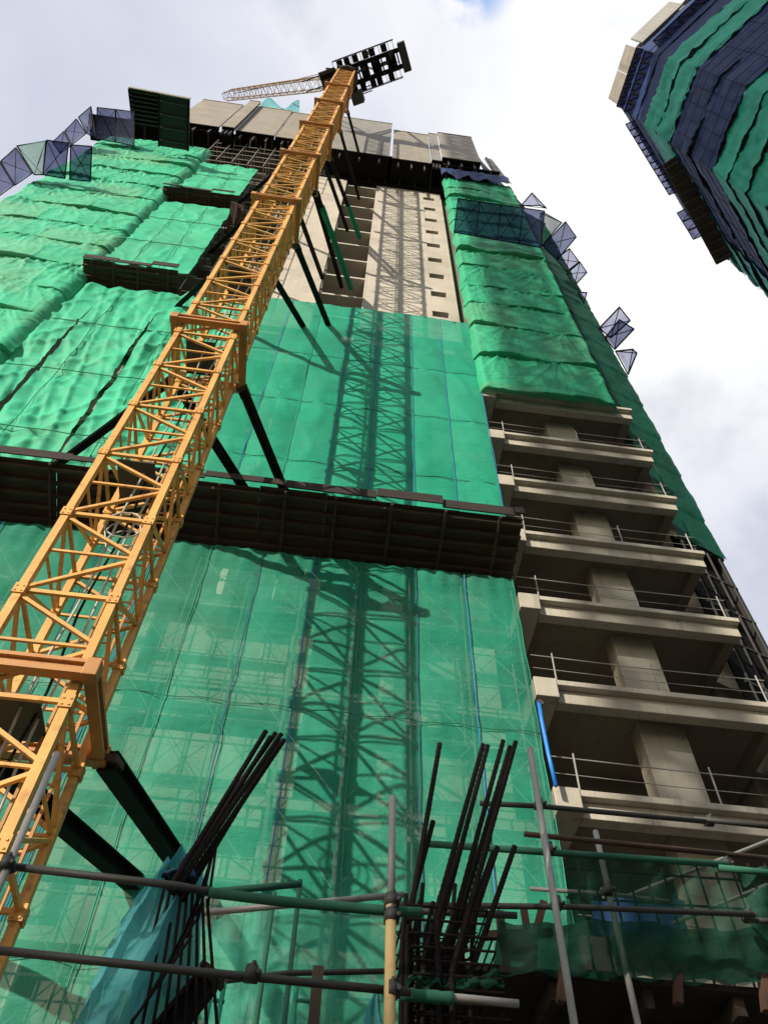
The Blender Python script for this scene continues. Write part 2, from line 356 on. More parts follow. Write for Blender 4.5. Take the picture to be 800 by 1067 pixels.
# open bay on the right: slabs, set-back beams, corner blocks, column, guard rails
XL, XR = 5.2, 11.55
for i, z in enumerate(BF):
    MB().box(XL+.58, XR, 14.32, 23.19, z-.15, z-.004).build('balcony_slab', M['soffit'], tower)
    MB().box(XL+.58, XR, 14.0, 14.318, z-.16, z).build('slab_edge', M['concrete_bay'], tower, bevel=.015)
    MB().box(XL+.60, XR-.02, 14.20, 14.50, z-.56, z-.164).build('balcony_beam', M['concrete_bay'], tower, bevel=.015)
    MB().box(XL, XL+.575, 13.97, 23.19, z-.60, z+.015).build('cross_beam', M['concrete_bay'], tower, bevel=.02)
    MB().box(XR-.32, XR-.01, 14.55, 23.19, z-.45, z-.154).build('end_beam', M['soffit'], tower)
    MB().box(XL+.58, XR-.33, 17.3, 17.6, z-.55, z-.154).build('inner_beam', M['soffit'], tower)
    if i < len(BF)-1:
        zt = BF[i+1]-.154
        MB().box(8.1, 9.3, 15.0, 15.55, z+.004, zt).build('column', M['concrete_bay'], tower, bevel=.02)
        # rail
        r = MB()
        for zz, rr in ((.5, .010), (.95, .015)): r.tube([(XL+.1, 14.16, z+zz), (8.2, 14.16, z+zz-.05), (XR-.05, 14.16, z+zz-.02)], rr, 6)
        for k, x in enumerate((5.85, 8.75+.3*sin(i*2.1), 11.3)):
            r.tube([(x, 14.16, z), (x+.02, 14.16, z+1.08)], .022, 6)
        r.build('guard_rail', M['galv'], tower)
        if i < 5:
            MB().box(5.78, 8.0, 18.0, 18.2, z, z+2.4).build('partition_wall', M['concrete2'], tower)
            for x in (6.3, 6.75, 7.2): MB().box(x, x+.22, 17.985, 17.999, z+.9, z+2.2).build('black_slot_strip', M['black'], tower)  # black strips on the wall face stand in for the darkness inside slots
# right flank beyond the open bay
MB().box(11.6, 13.2, 16.4, 30, 2.4, 72).build('flank_wall', M['concrete_in'], tower)

# ------------------------------------------------------------------ scaffolds on the facade
def scaffold(label, x0, x1, z0, z1, Y0, Y1, dx, dz, mat, brace=True, r=.024):
    t = thing('facade_scaffold', label, 'scaffold', ((x0+x1)/2, Y0, z0))
    nx = max(1, round((x1-x0)/dx)); nz = max(1, round((z1-z0)/dz))
    xs = [x0+(x1-x0)*i/nx for i in range(nx+1)]; zs = [z0+(z1-z0)*j/nz for j in range(nz+1)]
    for x in xs:
        for Y in (Y0, Y1): MB().tube([(x, Y, z0), (x, Y, z1)], r, 5, False).build('standard', mat, t)
    for z in zs:
        m = MB()
        for Y in (Y0, Y1): m.tube([(x0, Y+.05, z), (x1, Y+.05, z)], r, 5, False)
        for x in xs: m.tube([(x+.05, Y0, z), (x+.05, Y1, z)], r, 5, False)
        m.build('ledger', mat, t)
    if brace:
        for i in range(nx):
            m = MB()
            for j in range(nz):
                m.tube([(xs[i], Y0+.03, zs[j]), (xs[i+1], Y0+.03, zs[j+1])], r*.55, 4, False)
                m.tube([(xs[i+1], Y0+.06, zs[j]), (xs[i], Y0+.06, zs[j+1])], r*.55, 4, False)
            m.build('cross_brace', mat, t)
    for j in range(1, nz):
        if j % 2 == 0:
            MB().box(x0, x1, Y0+.25, Y1-.15, zs[j]+.05, zs[j]+.09).build('walkway_board', M['ply2'], t)
    return t
scaffold('galvanised scaffold bays half seen through the lowest green net', -12.4, 5.1, 2.4, 19.5, 14.25, 15.1, 1.42, 1.9, M['galv'])
scaffold('bare grey scaffold strip between the flat left nets and the crane mast', -8.9, -5.2, 39.6, 63.0, 14.3, 15.2, .95, 1.9, M['galv_dark'], False, .03)
scaffold('bare grey scaffold under the tan screens, above the topmost flat green net', -13.4, -5.2, 66.0, 74.0, 13.9, 15.2, 1.2, 1.6, M['galv'], False, .035)

# ------------------------------------------------------------------ nets on the facade
ROPES = [-1.97-1.42*k for k in range(8, 0, -1)] + [-1.97, -.51, .82, 2.32, 3.70, 5.10]
def rope(pts, r, mat, parent): return MB().tube(pts, r, 5).build('lacing_rope', mat, parent, True)
def wav(x, z0, z1, Y, n=14, a=.03):
    return [(x+a*ns(z*1.3, x*3), Y+.02*ns(z*2, x), z) for z in [z0+(z1-z0)*i/n for i in range(n+1)]]

low = thing('safety_net', 'see-through green net of long laced strips below the dark timber platform', 'netting', (-2, 14, 4))
for i in range(len(ROPES)-1):
    xa, xb = ROPES[i], ROPES[i+1]
    ph = random.uniform(0, 99)
    def fn(u, v, xa=xa, xb=xb, ph=ph):
        x = xa+(xb-xa)*u; z = 3.6+16.0*v
        b = 4*u*(1-u)
        seam = math.exp(-((z-14.0)/.12)**2)+math.exp(-((z-8.2)/.12)**2)
        y = 14.0-.05*b+.02*(1-b)+.035*fbm(x*1.1+ph, z*.45)+.02*sin(z*3.1+x*2+ph)*b*max(0, ns(x+ph, z*.25))*2+.03*seam
        fan = max(0, (z-18.2)/1.4); y += .02*fan*sin(x*14)
        zz = z - .05*b*fan*v
        return (x, y, zz)
    MB().sheet(14, 150, fn).build('net_strip', M['net_low'], low, True)
for i, x in enumerate(ROPES[2:]):
    rope(wav(x, 4.0, 19.55, 13.96, 30, .04), .015, M['rope_blue' if i % 3 == 1 else ('rope_navy' if i % 3 == 0 else 'rope_green')], low)
m = MB()
for zz in (14.0, 8.2):
    m.tube([(x/10, 13.95+.02*ns(x*.3, zz), zz+.03*sin(x*.44)+.02*ns(x*.5, zz)) for x in range(-125, 52)], .010, 5)
m.build('seam_cord', M['net_seam'], low, True)

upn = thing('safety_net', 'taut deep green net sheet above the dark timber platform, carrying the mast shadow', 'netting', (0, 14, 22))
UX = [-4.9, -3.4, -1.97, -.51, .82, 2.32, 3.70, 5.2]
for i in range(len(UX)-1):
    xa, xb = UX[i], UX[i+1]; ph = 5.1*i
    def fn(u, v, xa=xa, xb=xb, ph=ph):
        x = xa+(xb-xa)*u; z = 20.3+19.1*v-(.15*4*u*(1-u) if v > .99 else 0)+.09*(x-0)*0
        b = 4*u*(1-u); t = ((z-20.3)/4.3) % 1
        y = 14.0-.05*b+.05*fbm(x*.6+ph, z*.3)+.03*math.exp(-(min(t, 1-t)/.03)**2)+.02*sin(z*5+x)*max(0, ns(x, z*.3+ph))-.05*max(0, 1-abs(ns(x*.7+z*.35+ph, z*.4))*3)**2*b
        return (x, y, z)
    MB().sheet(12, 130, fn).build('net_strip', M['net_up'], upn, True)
for i, x in enumerate(UX[1:]):
    rope(wav(x, 20.4, 39.2, 13.945, 24, .03), .012, M['rope_blue' if i != 1 else 'rope_green'], upn)
m = MB()
for zz in (24.6, 28.9, 33.2):
    m.tube([(x/10, 13.955, zz+.04*sin(x*.44)) for x in range(-49, 52, 2)], .011, 4)
m.build('seam_cord', M['rope_navy'], upn, True)

def flat_net(label, x0, x1, z0, z1, Y, mat, seams, slits=(), nstrip=1):
    t = thing('safety_net', label, 'netting', ((x0+x1)/2, Y, z0))
    nu = max(8, int((x1-x0)*6)); nv = max(8, int((z1-z0)*5))
    ph = random.uniform(0, 50)
    bounds = [x0]
    for s in slits: bounds += [s, s]
    bounds.append(x1)
    for k in range(0, len(bounds), 2):
        xa, xb = bounds[k], bounds[k+1]
        def fn(u, v):
            z = z0+(z1-z0)*v
            wdt = .10*max(0, sin(pi*min(1, max(0, v*1.15)))) if slits else 0
            a = xa+(wdt*(1+.2*ns(z*.4, k)) if k > 0 else 0); b = xb-(wdt*(1+.2*ns(z*.4, k+9)) if k+2 < len(bounds) else 0)
            x = a+(b-a)*u
            y = Y+.12*fbm(x*.4+ph, z*.22)+.05*sin(z*1.7+x*.9+ph)*ns(x*.4, z*.3+ph)
            y -= .07*max(0, 1-abs(ns(x*.9+z*.5, z*.55+ph))*2.6)**2
            if slits:
                y += .10*(1-abs(ns(x*1.3+z*.25, z*.16+ph)))**3*1.2
                y -= .11*max(0, 1-abs(ns(x*1.5+z*.18+ph, z*.13))*2.6)**2*(.4+.6*sin(pi*v))
                y -= .10*max(0, 1-abs(ns(x*.8-z*.5, z*.5+ph))*2.8)**2
            for s in seams:
                y += .06*math.exp(-((z-s-.12*ns(x*.6, s))/.10)**2)
            if v > .985: z += .10*sin(x*2.7)+.08*sin(x*6.1+1)
            return (x, y, z)
        MB().sheet(max(8, int((xb-xa)*14)), nv*2, fn).build('net_sheet', mat, t, True)
    for s in seams:
        MB().tube([(x0+(x1-x0)*i/30, Y-.10-.05*ns(i*.4, s), s-.12*ns((x0+(x1-x0)*i/30)*.6, s)) for i in range(31)], .02, 4).build('seam_cord', M['net_seam'], t)
    for f in (.33, .66):
        xs = x0+(x1-x0)*f
        MB().tube([(xs+.15*ns(i*.3, f*9), Y-.09-.05*ns(i*.35, f), z0+(z1-z0)*.97*i/24) for i in range(25)], .016, 4).build('seam_cord', M['net_seam'], t)
    return t
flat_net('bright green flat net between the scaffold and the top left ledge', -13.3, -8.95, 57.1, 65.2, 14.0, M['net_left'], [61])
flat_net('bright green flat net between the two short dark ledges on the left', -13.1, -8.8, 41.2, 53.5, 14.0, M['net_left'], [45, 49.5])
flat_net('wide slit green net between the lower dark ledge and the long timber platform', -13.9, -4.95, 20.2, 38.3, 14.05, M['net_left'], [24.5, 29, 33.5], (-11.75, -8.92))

def fold_net(label, x0, x1, z0, z1, Y, mat, bulge, zoff, ph, left=False, right=False):
    """nets hung storey by storey, each tier lapping over the one below and flaring at its hem"""
    t = thing('safety_net', label, 'netting', ((x0+x1)/2, Y, z0))
    k0 = floor((z0-zoff)/3.2); k1 = floor((z1-zoff)/3.2)
    for k in range(k0, k1+1):
        zb = zoff+3.2*k+random.uniform(-.35, .35); kb = random.uniform(.35, 1.15)
        ties = []; x = x0-1.5+random.uniform(0, 1)
        while x < x1+2: ties.append((x, random.uniform(.4, 1.0), random.uniform(0, 99))); x += random.uniform(1.9, 3.1)
        def fn(u, v, k=k, zb=zb, ties=ties, kb=kb):
            x = x0+(x1-x0)*u
            top = zb+3.95; bot = zb+.36*ns(x*.33+ph, k*1.9)+.10*ns(x*1.1, k*4.1+ph)
            w_ = max(0, (v-.045)/.955); z = bot+(top-bot)*w_; tt = w_
            o = bulge*kb*max(.14, .62+1.15*ns(x*.36+ph, k*3.3))*(1-tt)**1.2
            # folds fan out from the points where the sheet is tied up
            for xt, am, sd in ties:
                dx = x-xt; dz = top+.15-z
                if abs(dx) > 3.2: continue
                r = math.hypot(dx, dz); th = math.atan2(dx, dz)
                f = max(0, 1-abs(ns(th*3.2+sd, r*.25+sd))*2.8)**2
                g = max(0, 1-abs(ns(th*6.5-sd, r*.45))*2.8)**2
                wgt = am*math.exp(-r/2.1)*min(1, r/.5)*min(1, (1.02-tt)*6)
                o += (.22*f+.12*g)*wgt
            # slack swags near the hem
            o += .07*max(0, 1-abs(ns(x*.5+k*5, z*2.6+.8*sin(x*1.1+k)))*2.6)**2*(1-tt)
            o += .09*fbm(x*.35+ph, z*.3)*(1-tt*.5)
            sx = (x/2.9+k*.37) % 1
            o += .04*max(0, 1-sx/.05)
            if v < .045: o *= v/.045      # hem turned in and tied back to the slab
            e = 0
            if right: e = max(0, (u-.94)/.06)
            if left: e = max(e, max(0, (.05-u)/.05))
            return (x+.12*ns(z*.5, ph)*(1 if u in (0, 1) else 0), Y-o-.02*(1-tt)+.40*e*e, z)
        MB().sheet(int((x1-x0)*16), 44, fn).build('net_tier', mat, t, True)
    return t
fold_net('loosely folded pale green net wrapping the far left corner of the tower', -20.9, -12.95, 24, 67.0, 13.8, M['net_fold'], .27, 1.0, 3.3, True, True)
fold_net('creased green net hung in tiers above the open concrete floors', 5.1, 10.85, 32.3, 69.0, 13.8, M['net_fold_r'], .30, 31.85-28.8, 8.2, True, True)
bt = thing('safety_net', 'narrow navy net band right under the tan screens at the right', 'netting', (8, 13.5, 70))
MB().sheet(60, 12, lambda u, v: (4.9+5.6*u, 13.4-.2*abs(ns(u*9, v*2))-.15*sin(u*22)*(1-v), 69.6+2.6*v+.2*sin(u*17)*(1-v))).build('net_sheet', M['net_blue'], bt, True)
# shaded flank net on the right, behind the open bay
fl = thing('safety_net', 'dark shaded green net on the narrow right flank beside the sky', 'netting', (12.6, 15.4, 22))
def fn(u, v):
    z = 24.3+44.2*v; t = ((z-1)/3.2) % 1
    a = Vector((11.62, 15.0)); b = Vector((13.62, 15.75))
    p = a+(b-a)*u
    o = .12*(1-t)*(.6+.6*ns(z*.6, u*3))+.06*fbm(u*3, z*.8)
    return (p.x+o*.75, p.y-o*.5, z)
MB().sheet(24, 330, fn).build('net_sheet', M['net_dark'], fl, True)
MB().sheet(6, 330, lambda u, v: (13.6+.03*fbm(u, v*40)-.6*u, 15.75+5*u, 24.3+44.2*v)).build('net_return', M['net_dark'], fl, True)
fs = thing('facade_scaffold', 'dark bare scaffold low on the right flank beside the open floors', 'scaffold', (12.5, 15.2, 2.4))
for k in range(4):
    x = 11.8+.52*k; MB().tube([(x, 15.1+.2*k, 2.4), (x, 15.1+.2*k, 34)], .04, 6).build('standard', M['dark_steel'], fs)
for j in range(18):
    z = 4+1.7*j; MB().beam((11.66, 15.05, z), (13.5, 15.75, z), .05, .09).build('ledger', M['dark_steel'], fs)
MB().slab([(13.52, 15.8, 2.4), (13.3, 20, 2.4), (13.3, 20, 25), (13.52, 15.8, 25)], (.03, 0, 0)).build('boarding', M['dark_steel'], fs)
MB().slab([(11.7, 15.4, 2.4), (13.5, 16.1, 2.4), (13.5, 16.1, 25), (11.7, 15.4, 25)], (.02, .1, 0)).build('boarding', M['black'], fs)

# ------------------------------------------------------------------ catch platforms
def platform(label, xa, xb, zin, zout, Yin, Yout, npan, njoist, ncross):
    t = thing('catch_platform', label, 'platform', ((xa+xb)/2, Yin, zin))
    L = (xb-xa)/npan
    for k in range(npan):
        a = xa+L*k+.002; b = xa+L*(k+1)-.002
        yo = Yout+random.uniform(-.10, .10); dz = random.uniform(-.03, .03)
        MB().slab([(a, yo, zout+dz), (b, yo, zout+dz), (b, Yin, zin), (a, Yin, zin)], (0, 0, .03)).build('ply_panel', M['ply'], t)
    for j in range(njoist):
        f = (j+.5)/njoist; y = Yin+(Yout-Yin)*f; z = zin+(zout-zin)*f
        MB().beam((xa, y, z-.10), (xb, y, z-.10), .09, .11).build('joist', M['ply2'], t)
    for c in range(ncross):
        x = xa+(xb-xa)*(c+.5)/ncross+random.uniform(-.2, .2)
        MB().beam((x, Yin, zin-.20), (x, Yout-.05, zout-.20), .07, .08).build('cross_bearer', M['ply2'], t)
    x = xa
    while x < xb-.2:
        e_ = min(xb, x+random.uniform(1.2, 2.6)); h_ = random.uniform(.14, .42); yy = Yout-.05-random.uniform(0, .16)
        MB().box(x, e_-.01, yy-.02, yy+.02, zout-.06, zout+h_).build('toe_board', M['ply_dark'], t)
        x = e_
    for c in range(int(ncross*.7)):
        x = random.uniform(xa+.2, xb-.8); f = random.uniform(.1, .9); y = Yin+(Yout-Yin)*f; z = zin+(zout-zin)*f
        MB().beam((x, y, z-.03), (x+random.uniform(.4, 1.0), y+random.uniform(-.1, .1), z-.035), .16, .05).build('patch_board', M['rust_tube' if c % 2 else 'timber'], t)
    return t
platform('long dark timber catch platform crossing the facade behind the mast', -11.6, 5.2, 19.85, 20.5, 15.0, 12.45, 9, 7, 11)
platform('short dark timber ledge high on the left facade, the upper of two', -13.3, -8.85, 54.2, 54.5, 14.6, 13.35, 3, 3, 4)
platform('short dark timber ledge on the left facade, the lower of two', -13.2, -8.8, 38.7, 39.0, 14.6, 13.2, 3, 3, 4)
pm = thing('catch_platform', 'stub of dark platform end turned towards the mast, beside the upper left ledge', 'platform', (-8.4, 13.5, 52))
pm.location = (-8.4, 13.5, 52)
MB().slab([(-8.83, 13.4, 53.2), (-8.05, 13.6, 53.2), (-8.05, 14.8, 51.6), (-8.83, 14.8, 51.6)], (0, 0, .1)).build('ply_panel', M['ply'], pm)
MB().beam((-8.45, 13.45, 53.1), (-8.45, 14.8, 51.5), .1, .14).build('joist', M['ply2'], pm)

# ------------------------------------------------------------------ debris fans
def fan(q, label, mat=None, group=None, n=1):
    """q: inner-left, inner-right, outer-right, outer-left"""
    q = [Vector(p) for p in q]; c = (q[0]+q[1])/2
    t = thing('debris_fan', label, 'debris fan', c, group)
    m = MB()
    for k in range(4): m.beam(q[k], q[(k+1) % 4], .06, .06)
    m.build('frame', M['black'], t)
    m = MB()
    for k in range(n):
        a = q[0]+(q[1]-q[0])*k/n; b = q[0]+(q[1]-q[0])*(k+1)/n; d = q[3]+(q[2]-q[3])*k/n; c_ = q[3]+(q[2]-q[3])*(k+1)/n
        m.beam(a, c_, .035, .035); m.beam(b, d, .035, .035)
        if k: m.beam(a, d, .05, .05)
    m.build('brace', M['black'], t)
    nn = (q[1]-q[0]).cross(q[3]-q[0]).normalized()*.03
    MB().sheet(6, 6, lambda u, v: tuple((q[0]*(1-u)+q[1]*u)*(1-v)+(q[3]*(1-u)+q[2]*u)*v+nn*(1+sin(u*3+v*5)))).build('mesh', mat or M['mesh_blue'], t)
    return t
G1 = 'debris fans on the left corner of the tower'
def front_fan(px, Yi, Yo, label, mat=None, group=None, n=1):
    return fan([P(*px[0], Yi), P(*px[1], Yi), P(*px[2], Yo), P(*px[3], Yo)], label, mat, group, n)
front_fan([(101.5,144.6),(120,148),(120.5,114),(101.5,112)], 13.35, 11.5, 'navy mesh fan of the upper left row, left of its overlapped twin', None, G1)
front_fan([(120.6,148),(140,152),(140,116.6),(121,114)], 13.35, 11.5, 'navy mesh fan of the upper left row, touching the dark louvred screen', None, G1)
front_fan([(45,182),(68,186),(71.5,149),(49,146)], 13.35, 11.5, 'navy mesh fan hanging lower left, left of a narrow gap', None, G1)
front_fan([(73,187),(94.5,189),(96,152.5),(74,151)], 13.35, 11.5, 'navy mesh fan hanging lower left, right of a narrow gap', None, G1)
def side_fan(px, zi, zo, label, mat=None, group=None):
    return fan([PZ(*px[0], zi), PZ(*px[1], zi), PZ(*px[2], zo), PZ(*px[3], zo)], label, mat, group)
side_fan([(91,139),(101,145),(95,111),(82,122)], 62.5, 64.5, 'navy fan against the sky, highest of three on the left edge', None, G1)
side_fan([(75,151),(90,139),(80,124),(68,136)], 62.5, 64.5, 'navy fan against the sky, middle of three on the left edge', None, G1)
side_fan([(63,160),(74,152),(67,137),(55,148)], 62.5, 64.5, 'navy fan against the sky, lowest of three on the left edge', None, G1)
side_fan([(36,182),(45,182),(48,147),(18,152)], 52, 54, 'pale teal mesh fan filling the corner between navy fans at far left', M['mesh_teal'], G1)
side_fan([(16,193),(34,180.5),(17,154),(1,168)], 52, 54, 'navy fan at far left, next to the pale teal corner fan', None, G1)
side_fan([(-3,206),(15,193),(0,169),(-14,182)], 52, 54, 'navy fan at far left, cut by the photo edge', None, G1)
G2 = 'debris fans on the right corner of the tower'
front_fan([(473,242),(563,258),(567,220),(477,207)], 13.1, 11.4, 'wide row of joined navy mesh fans above the creased green net', None, G2, 4)
def sf(px, z, label, mat=None): return side_fan(px, z, z+1.6, label, mat, G2)
sf([(543,214),(562,214),(569,217),(554,201)], 53.5, 'small grey mesh fan peeking above the wide navy row at the right', M['mesh_pale'])
sf([(563,222),(564,256),(585,232),(567,222)], 53.5, 'teal mesh corner fan beside the wide navy row', M['mesh_teal'])
sf([(565,256),(580,271),(600,247),(589,231)], 53.5, 'grey mesh fan outside the teal corner fan', M['mesh_blue'])
sf([(579,270),(590,283),(603,273),(593,259)], 53.5, 'grey mesh fan against the sky, left of a pair below the teal corner fan', M['mesh_pale'])
sf([(590,285),(598,298),(611,284),(604,273)], 53.5, 'grey mesh fan against the sky, right of a pair below the teal corner fan', M['mesh_pale'])
sf([(602,305),(608,316),(611,305),(601,304)], 45, 'tiny grey mesh fan tip alone on the right edge', M['mesh_pale'])
sf([(624,342),(636,352),(656,334),(645,320)], 40.5, 'tall grey mesh fan sticking out low on the right edge, the upper of two overlapped', M['mesh_pale'])
sf([(630,352),(640,364),(660,343),(645,333)], 40.5, 'navy backed mesh fan low on the right edge, under its taller twin', M['mesh_blue'])
sf([(641,366),(654,390),(663,368),(659,364)], 38, 'lowest grey mesh fan on the right edge, a folded wedge', M['mesh_pale'])

# ------------------------------------------------------------------ screens round the roof
def screen(label, tl, tr, br, bl, Y, mat, th=.12, ribs=True, group='protection screens round the roof'):
    q = [P(*bl, Y), P(*br, Y), P(*tr, Y), P(*tl, Y)]
    z0 = (q[0].z+q[1].z)/2; z1 = (q[2].z+q[3].z)/2; x0 = (q[0].x+q[3].x)/2; x1 = (q[1].x+q[2].x)/2
    t = thing('roof_screen', label, 'protection screen', ((x0+x1)/2, Y, z0), group)
    MB().box(x0, x1, Y, Y+th, z0, z1).build('sheet', mat, t)
    for z in (z0+.02, (z0+z1)/2, z1-.1): MB().box(x0, x1, Y+th, Y+th+.15, z, z+.2).build('waling', M['dark_steel'], t)
    MB().box(x0, x1, Y+.02, 15.36, z0-.14, z0-.004).build('under_board', M['black'], t)
    MB().box(x0-.02, x1+.02, Y-.05, Y+th+.05, z1+.003, z1+.12).build('capping', M['timber'] if ribs is None else M['concrete2'], t)
    for k in range(3):
        x = x0+(x1-x0)*(k+.5)/3; MB().beam((x, Y+th+.2, z0-1.6), (x, Y+th+.2, z1-.3), .12, .18).build('mast_rail', M['dark_steel'], t)
    return t
SC = [
 ('broad tan ribbed screen right of the tall dark green one', (199,101),(250,110),(231,133),(198,127),13.0,M['screen']),
 ('narrow tan ribbed screen standing proud left of the mast', (257,104),(268,106),(247,134),(237,131),12.6,M['screen']),
 ('tan ribbed screen under the teal rag, left of the mast', (269,110),(304,117),(285,142),(249,135),13.0,M['screen']),
 ('tan ribbed screen mostly hidden behind the mast head', (305,117),(352,124),(337,149),(287,142),13.1,M['screen']),
 ('grey ribbed screen in mast shade just right of the mast', (357,121),(409,130),(405,165),(346,152),13.0,M['screen_grey']),
 ('tan ribbed screen in the middle right, beside the grey one', (411,137),(447,140),(447,169),(408,165),13.1,M['screen']),
 ('narrow tan ribbed strip between two broad right hand screens', (448,139.5),(456.5,140),(458,167),(448,166),13.05,M['screen_grey']),
 ('rightmost broad tan ribbed screen, half in soft shade', (457.5,138.5),(491,143),(500,168),(459,164),12.9,M['screen']),
]
for s in SC: screen(*s)
def outrigger(label, inner_l, inner_r, outer_r, outer_l, z, nj, mat):
    q = [PZ(*p, zz) for p, zz in ((inner_l, z), (inner_r, z), (outer_r, z+.5), (outer_l, z+.5))]
    t = thing('roof_platform', label, 'platform', q[0])
    MB().slab(q, (0, 0, .10)).build('deck', mat, t)
    MB().beam(q[2]+V(0,-.05,.1), q[3]+V(0,-.05,.1), .08, .5).build('edge_board', M['screen'], t)
    for k in range(nj):
        f = (k+.5)/nj; a = q[0]*(1-f)+q[3]*f; b = q[1]*(1-f)+q[2]*f
        MB().beam(a-V(0,0,.09), b-V(0,0,.09), .09, .16).build('joist', M['dark_steel'], t)
    for f in (.02, .98):
        MB().beam(q[0]*(1-f)+q[1]*f-V(0,0,.24), q[3]*(1-f)+q[2]*f-V(0,0,.24), .1, .14).build('cantilever_beam', M['black'], t)
    return t
outrigger('dark louvred roof platform at the far left corner', (139,130), (167,134), (167,98), (134.5,92), 69.5, 8, M['black'])
outrigger('tall dark green roof platform hanging out beside the broad tan screen', (166,152), (197,157), (198,104), (166,98), 64.5, 4, M['screen_dark'])
st = thing('roof_platform', 'dark steel screen walkway band under the row of tan screens', 'platform', (-4, 14, 73))
MB().box(-24, 10.0, 13.35, 15.35, 73.6, 73.75).build('deck', M['black'], st)
for k in range(26):
    x = -23.4+1.3*k; MB().box(x, x+.12, 13.3, 15.3, 73.3, 73.59).build('bearer', M['dark_steel'], st)
for k in range(18):
    x = -12+1.25*k; MB().beam((x, 13.4, 73.3), (x, 15.1, 71.4), .08, .1).build('bracket', M['dark_steel'], st)
MB().box(-5, 10, 15.0, 15.19, 71.0, 73.29).build('back_board', M['black'], st)
rag = thing('net_rag', 'teal rag of netting flapping on top of the screens left of the mast', 'netting', P(300, 115, 13.3))
MB().sheet(20, 6, lambda u, v: tuple(P(272+40*u, 116-(8+3*sin(u*7))*v, 13.35)+V(0, .3*sin(u*9+v*3), 0))).build('cloth', M['tarp'], rag, True)
for lab, quad in (('tan screen on the right flank below the roof edge', [(506,164),(512,166),(531,190),(520,187)]), ('dark screen on the right flank, lowest of the roof screens', [(498,164),(519,187),(547,216),(520,199)])):
    a = [P(*p, 15.0) for p in quad]
    t = thing('roof_screen', lab, 'protection screen', a[3], 'protection screens round the roof')
    MB().slab(a, (-.15, .15, 0)).build('sheet', M['screen'] if 'tan' in lab else M['screen_dark'], t)
    MB().beam(a[0], a[3], .12, .12).build('edge_rail', M['dark_steel'], t)

# ------------------------------------------------------------------ tower crane
CX0, CX1, CY0, CY1 = -4.50, -3.14, 8.27, 9.63
cr_ = thing('tower_crane', 'tall yellow lattice tower crane with dark machinery deck in front of the green nets', 'crane', ((CX0+CX1)/2, (CY0+CY1)/2, 2.4))
BAY = 2.0; NB = 39; ZB = 2.6
def mast_bay(z, parent):
    corners = [(CX0, CY0), (CX1, CY0), (CX1, CY1), (CX0, CY1)]
    lm = MB()
    for x, y in corners:
        lm.box(x-.062, x+.062, y-.062, y+.062, z, z+BAY)
        lm.box(x-.085, x+.085, y-.085, y+.085, z-.09, z+.12)
        for q in (-.045, .045):
            for e in (-.05, .05): lm.box(x+q-.012, x+q+.012, y-.098, y-.08, z+e-.012, z+e+.012); lm.box(x+.08, x+.098, y+q-.012, y+q+.012, z+e-.012, z+e+.012)
    for k in range(4):
        (xa, ya), (xb, yb) = corners[k], corners[(k+1) % 4]
        if k in (2, 3): (xa, ya), (xb, yb) = (xb, yb), (xa, ya)
        A = lambda f, dz: V(xa+(xb-xa)*f, ya+(yb-ya)*f, z+dz)
        lm.beam(A(.02, .05), A(.98, .05), .055, .07)
        lm.beam(A(.02, BAY/2+.04), A(.98, BAY/2+.04), .04, .045)
        lm.beam(A(.03, .12), A(.97, BAY/2-.05), .058, .058)
        lm.beam(A(.97, BAY/2+.13), A(.03, BAY-.08), .058, .058)
    return lm.build('mast_section', M['yellow'], parent)
first = None
def copy_tree(o, parent, dz):
    c = o.copy(); col.objects.link(c); c.parent = parent
    if dz: c.location.z += dz
    for ch in o.children: copy_tree(ch, c, 0)
    return c
first = mast_bay(ZB, cr_)
bpy.context.view_layer.update()
for k in range(1, NB): copy_tree(first, cr_, BAY*k)
ZT = ZB+BAY*NB                     # about 80.6
COLL = [9.05, 21.1, 34.1, 42.9, 51.4, 60.5, 69.0]
for zc in COLL:
    m = MB(); o = .19
    x0, x1, y0, y1 = CX0-o, CX1+o, CY0-o, CY1+o
    for yy in (y0, y1):
        for dz in (-.095, .095): m.box(x0-.08, x1+.08, yy-.08, yy+.08, zc+dz-.03, zc+dz+.03)
        m.box(x0-.08, x1+.08, yy-.025, yy+.025, zc-.065, zc+.065)
    for xx in (x0, x1):
        for dz in (-.095, .095): m.box(xx-.08, xx+.08, y0+.082, y1-.082, zc+dz-.029, zc+dz+.029)
        m.box(xx-.025, xx+.025, y0+.082, y1-.082, zc-.065, zc+.065)
    c = m.build('anchor_collar', M['yellow2'], cr_)
    for xx in (x0, x1):
        for yy in (y0, y1): MB().box(xx-.10, xx+.10, yy-.10, yy+.10, zc-.15, zc+.15).build('corner_bracket', M['yellow2'], c, bevel=.015)
# ladder, rest platforms and cables inside the mast
lad = MB()
lx, ly = CX1-.35, CY1-.25
for dx in (-.2, .2): lad.box(lx+dx-.02, lx+dx+.02, ly-.02, ly+.02, ZB, ZT)
z = ZB
while z < ZT:
    lad.beam((lx-.2, ly, z), (lx+.2, ly, z), .025, .025); z += .33
lad.build('ladder', M['yellow2'], cr_)
for k in range(3, NB, 3):
    z = ZB+BAY*k+.35
    MB().box(CX0+.12, CX0+.85, CY0+.3, CY1-.12, z, z+.03).build('rest_platform', M['dark_steel'], cr_)
for j in range(3):
    pts = []
    for i in range(150):
        z = ZB+i*(ZT-ZB)/149
        pts.append((CX0+.62+.1*j+.10*ns(z*.5, j*7), CY0+.55+.12*ns(z*.45, j*3+4)+.1*j, z))
    MB().tube(pts, .022, 5).build('power_cable', M['cable' if j != 1 else 'black'], cr_, True)
m = MB()
